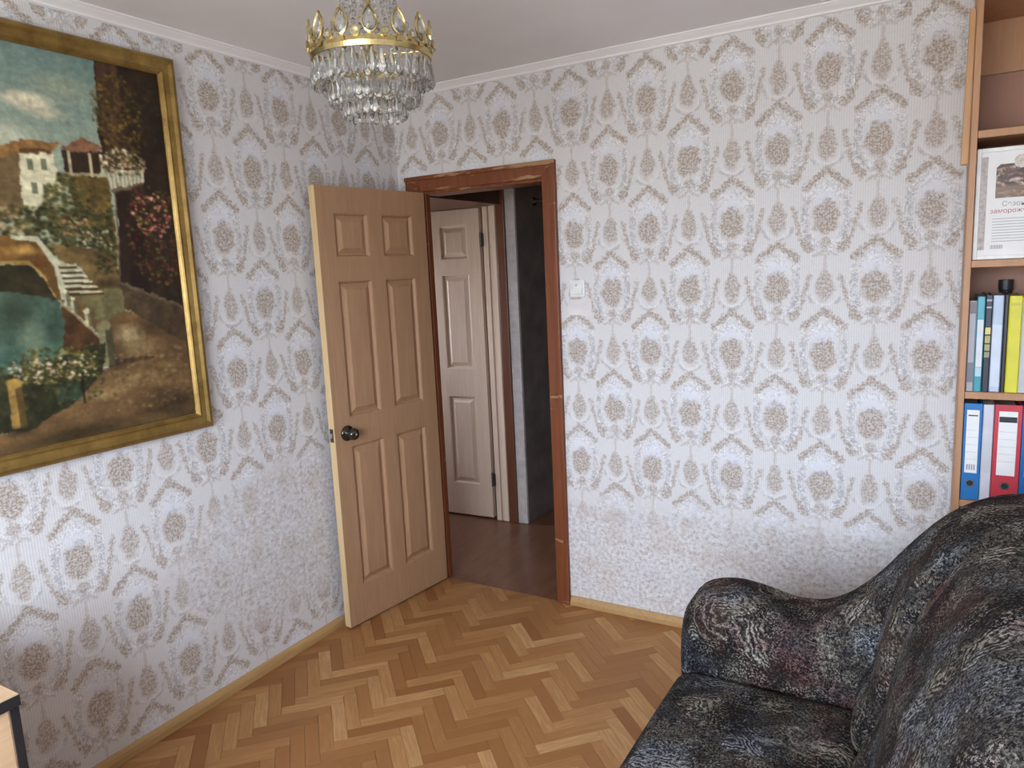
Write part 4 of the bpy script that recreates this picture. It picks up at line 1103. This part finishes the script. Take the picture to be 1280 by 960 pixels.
def binder(x0, w, z, rgb, label, lab_rgb=(0.80, 0.80, 0.79), stripe=False, name='ring_binder'):
    h, depth = 0.318, 0.262; yf = BY + 0.012; o = (x0 + w / 2, yf + depth / 2, z)
    r = empty(name, o); tag(r, label, 'binder', 'lever arch binders on the lower shelf')
    cm = cover_mat('binder_board', rgb, 0.45)
    MB().box(x0, x0 + w, yf, yf + 0.003, z, z + h).build('spine', cm, r, o, bevel=0.001)
    MB().box(x0, x0 + 0.003, yf + 0.0031, yf + depth, z, z + h).build('cover', cm, r, o, bevel=0.001)
    MB().box(x0 + w - 0.003, x0 + w, yf + 0.0031, yf + depth, z, z + h).build('cover', cm, r, o, bevel=0.001)
    MB().box(x0 + 0.006, x0 + w - 0.010, yf + 0.02, yf + depth - 0.02, z + 0.006, z + 0.300).build('paper_stack', PAGES, r, o)
    m_ = 0.16 * w
    l = MB().box(x0 + m_, x0 + w - m_, yf - 0.0007, yf - 0.0001, z + 0.090, z + 0.297).build('spine_label', WHITE, r, o)
    if stripe: MB().box(x0 + m_ + 0.001, x0 + w - m_ - 0.001, yf - 0.0011, yf - 0.0008, z + 0.262, z + 0.280).build('label_stripe', INK, l, (0, 0, 0))
    else:
        MB().box(x0 + m_ + 0.004, x0 + w - m_ - 0.004, yf - 0.0011, yf - 0.0008, z + 0.277, z + 0.281).build('label_stripe', INK, l, (0, 0, 0))
        for q in range(4): MB().box(x0 + m_ + 0.005 + q * 0.0065, x0 + m_ + 0.009 + q * 0.0065, yf - 0.0011, yf - 0.0008, z + 0.100, z + 0.118).build('label_mark', GREYINK, l, (0, 0, 0))
    for q in range(5): MB().box(x0 + m_ + 0.002, x0 + w - m_ - 0.002, yf - 0.0011, yf - 0.0008, z + 0.135 + q * 0.024, z + 0.1356 + q * 0.024).build('label_line', GREYINK, l, (0, 0, 0))
    for c in l.children: c.location = (-o[0], -o[1], -o[2])
    ring = MB().lathe([(0.0095, yf - 0.0001), (0.0125, yf - 0.0001), (0.0125, yf - 0.003), (0.0095, yf - 0.003), (0.0095, yf - 0.0001)], 20, (x0 + w / 2, 0, z + 0.056), 'Y', cap=False)
    ring.build('finger_ring', M['steel'], r, o)
    MB().lathe([(0.0005, yf - 0.0001), (0.0094, yf - 0.0001), (0.0094, yf - 0.0006), (0.0005, yf - 0.0006)], 20, (x0 + w / 2, 0, z + 0.056), 'Y').build('finger_hole', M['black_edge'], r, o)
    return r
z6 = 0.8075; x = BX0 + 0.020
binder(x, 0.050, z6, (0.012, 0.16, 0.45), 'narrow blue ring binder with white label at the bookcase edge'); x += 0.052
book(x, 0.029, 0.316, z6, 0.225, (0.62, 0.61, 0.68), 'white paper folder between the blue and red binders', [(0.30, 0.70, (0.56, 0.57, 0.60))], -0.004, 'paper_folder'); x += 0.0305
binder(x, 0.072, z6, (0.52, 0.035, 0.055), 'wide red ring binder with white label', stripe=True); x += 0.0735
binder(x, 0.072, z6, (0.010, 0.13, 0.40), 'blue ring binder right of the red one, cut by the photo edge')

# ---- printed certificate box standing on the upper shelf
cz = 1.5775; cx0, cx1 = 2.4605, 2.80; cyf = -0.262
cb = empty('certificate_display', (2.63, cyf, cz)); ocb = (2.63, cyf, cz)
tag(cb, 'white framed printed certificate with a photo and text on the upper shelf', 'certificate')
MB().box(cx0, cx1, cyf, cyf + 0.030, cz, cz + 0.335).build('board', WHITE, cb, ocb, bevel=0.002)
def ring_frame(x0, x1, z0, z1, t, y0, y1): 
    return MB().box(x0, x0 + t, y0, y1, z0, z1).box(x1 - t, x1, y0, y1, z0, z1).box(x0 + t, x1 - t, y0, y1, z0, z0 + t).box(x0 + t, x1 - t, y0, y1, z1 - t, z1)
ring_frame(cx0, cx1, cz + 0.0005, cz + 0.335, 0.012, cyf - 0.006, cyf - 0.0002).build('frame', M['white_plastic'], cb, ocb, bevel=0.0015)
MB().box(cx0 + 0.0125, cx0 + 0.030, cyf - 0.0012, cyf - 0.0002, cz + 0.03, cz + 0.31).build('ornament_border', plain('pale_ornament', (0.50, 0.45, 0.43), 0.7, var=0.25, sc=90), cb, ocb)
def photo_mat():
    t = Tree('printed_photo')
    X, Y, Z = t.sep(t.pos()); p = t.comb(X, Z, 0.0)
    f = t.noise(t.scale(p, (30, 60, 1)), 1.0, 3, 0.6, 0.8)
    c = t.ramp(f, [(0.40, (0.05, 0.028, 0.022)), (0.52, (0.13, 0.065, 0.045)), (0.62, (0.45, 0.33, 0.27)), (0.72, (0.70, 0.62, 0.55))])
    c = t.mix(t.step(Z, 1.792, 1.806) * 0.6, c, (0.28, 0.17, 0.10))
    t.set(color=c, rough=0.4); return t.mat
pm = photo_mat()
MB().prism([(cx0 + 0.052, cz + 0.185), (cx1 - 0.052, cz + 0.185), (cx1 - 0.052, cz + 0.285), (cx0 + 0.062, cz + 0.285), (cx0 + 0.052, cz + 0.275)], cyf - 0.0012, cyf - 0.0002, 'Y').build('photo_print', pm, cb, ocb)
MB().lathe([(0.0005, cyf - 0.0016), (0.020, cyf - 0.0016), (0.020, cyf - 0.0013), (0.0005, cyf - 0.0013)], 20, (cx0 + 0.115, 0, cz + 0.290), 'Y').build('seal', plain('seal_print', (0.62, 0.56, 0.50), 0.6, var=0.3, sc=150), cb, ocb)
def put_text(s, size, x, z, mat, parent=cb, o=ocb, y=cyf - 0.0012):
    me = text_mesh(s, size); me.materials.append(mat)
    return inst('lettering', me, parent, (x - o[0], y - o[1], z - o[2]), (math.radians(90), 0, 0))
put_text('Сезонный', 0.020, cx0 + 0.070, cz + 0.160, GREYINK)
put_text('замороженный', 0.019, cx0 + 0.040, cz + 0.140, REDINK)
for q in range(9):
    MB().box(cx0 + 0.048, cx1 - 0.05 - 0.03 * (q % 3), cyf - 0.0009, cyf - 0.0002, cz + 0.122 - q * 0.0085, cz + 0.1235 - q * 0.0085).build('print_line', GREYINK, cb, ocb)
for q in range(10):
    MB().box(cx0 + 0.046 + q * 0.0033, cx0 + 0.046 + q * 0.0033 + 0.0012 + 0.0008 * (q % 2), cyf - 0.0009, cyf - 0.0002, cz + 0.032, cz + 0.044).build('barcode_bar', GREYINK, cb, ocb)

# ------------------------------------------------------------------ desk corner
dk = empty('desk', (0.34, -2.9, 0)); od = (0.34, -2.9, 0)
tag(dk, 'light wood desk with black edging, its corner at the lower left', 'desk')
QX, QY0, QY1 = 0.679, -3.52, -2.287
MB().box(0.022, QX - 0.004, QY0 + 0.004, QY1 - 0.003, 0.726, 0.750).build('desk_top', M['desk'], dk, od)
MB().box(QX - 0.004, QX, QY0, QY1, 0.7255, 0.7505).build('edge_band', M['black_edge'], dk, od, bevel=0.0015)
MB().box(0.022, QX - 0.0045, QY1 - 0.0028, QY1, 0.7255, 0.7505).build('edge_band', M['desk'], dk, od)
for ya in (QY1 - 0.021, QY0 + 0.003, -2.92):
    MB().box(0.03, QX - 0.010, ya, ya + 0.018, 0.0, 0.7255).build('side_panel', M['desk'], dk, od)
    MB().box(QX - 0.0098, QX - 0.006, ya, ya + 0.018, 0.0, 0.7255).build('panel_edging', M['black_edge'], dk, od)
for k in range(4):
    z0 = 0.06 + k * 0.166
    dr = MB().box(QX - 0.028, QX - 0.010, -2.901, QY1 - 0.022, z0, z0 + 0.162).build('drawer_front', M['desk'], dk, od, bevel=0.0015)
    hd = MB().box(QX - 0.0095, QX + 0.010, -2.66, -2.55, z0 + 0.12, z0 + 0.128).build('handle', M['steel'], dr, (0, 0, 0), bevel=0.002); hd.location = (-od[0], -od[1], -od[2])
MB().box(0.04, 0.055, QY0 + 0.022, -2.921, 0.25, 0.72).build('modesty_panel', M['desk'], dk, od)
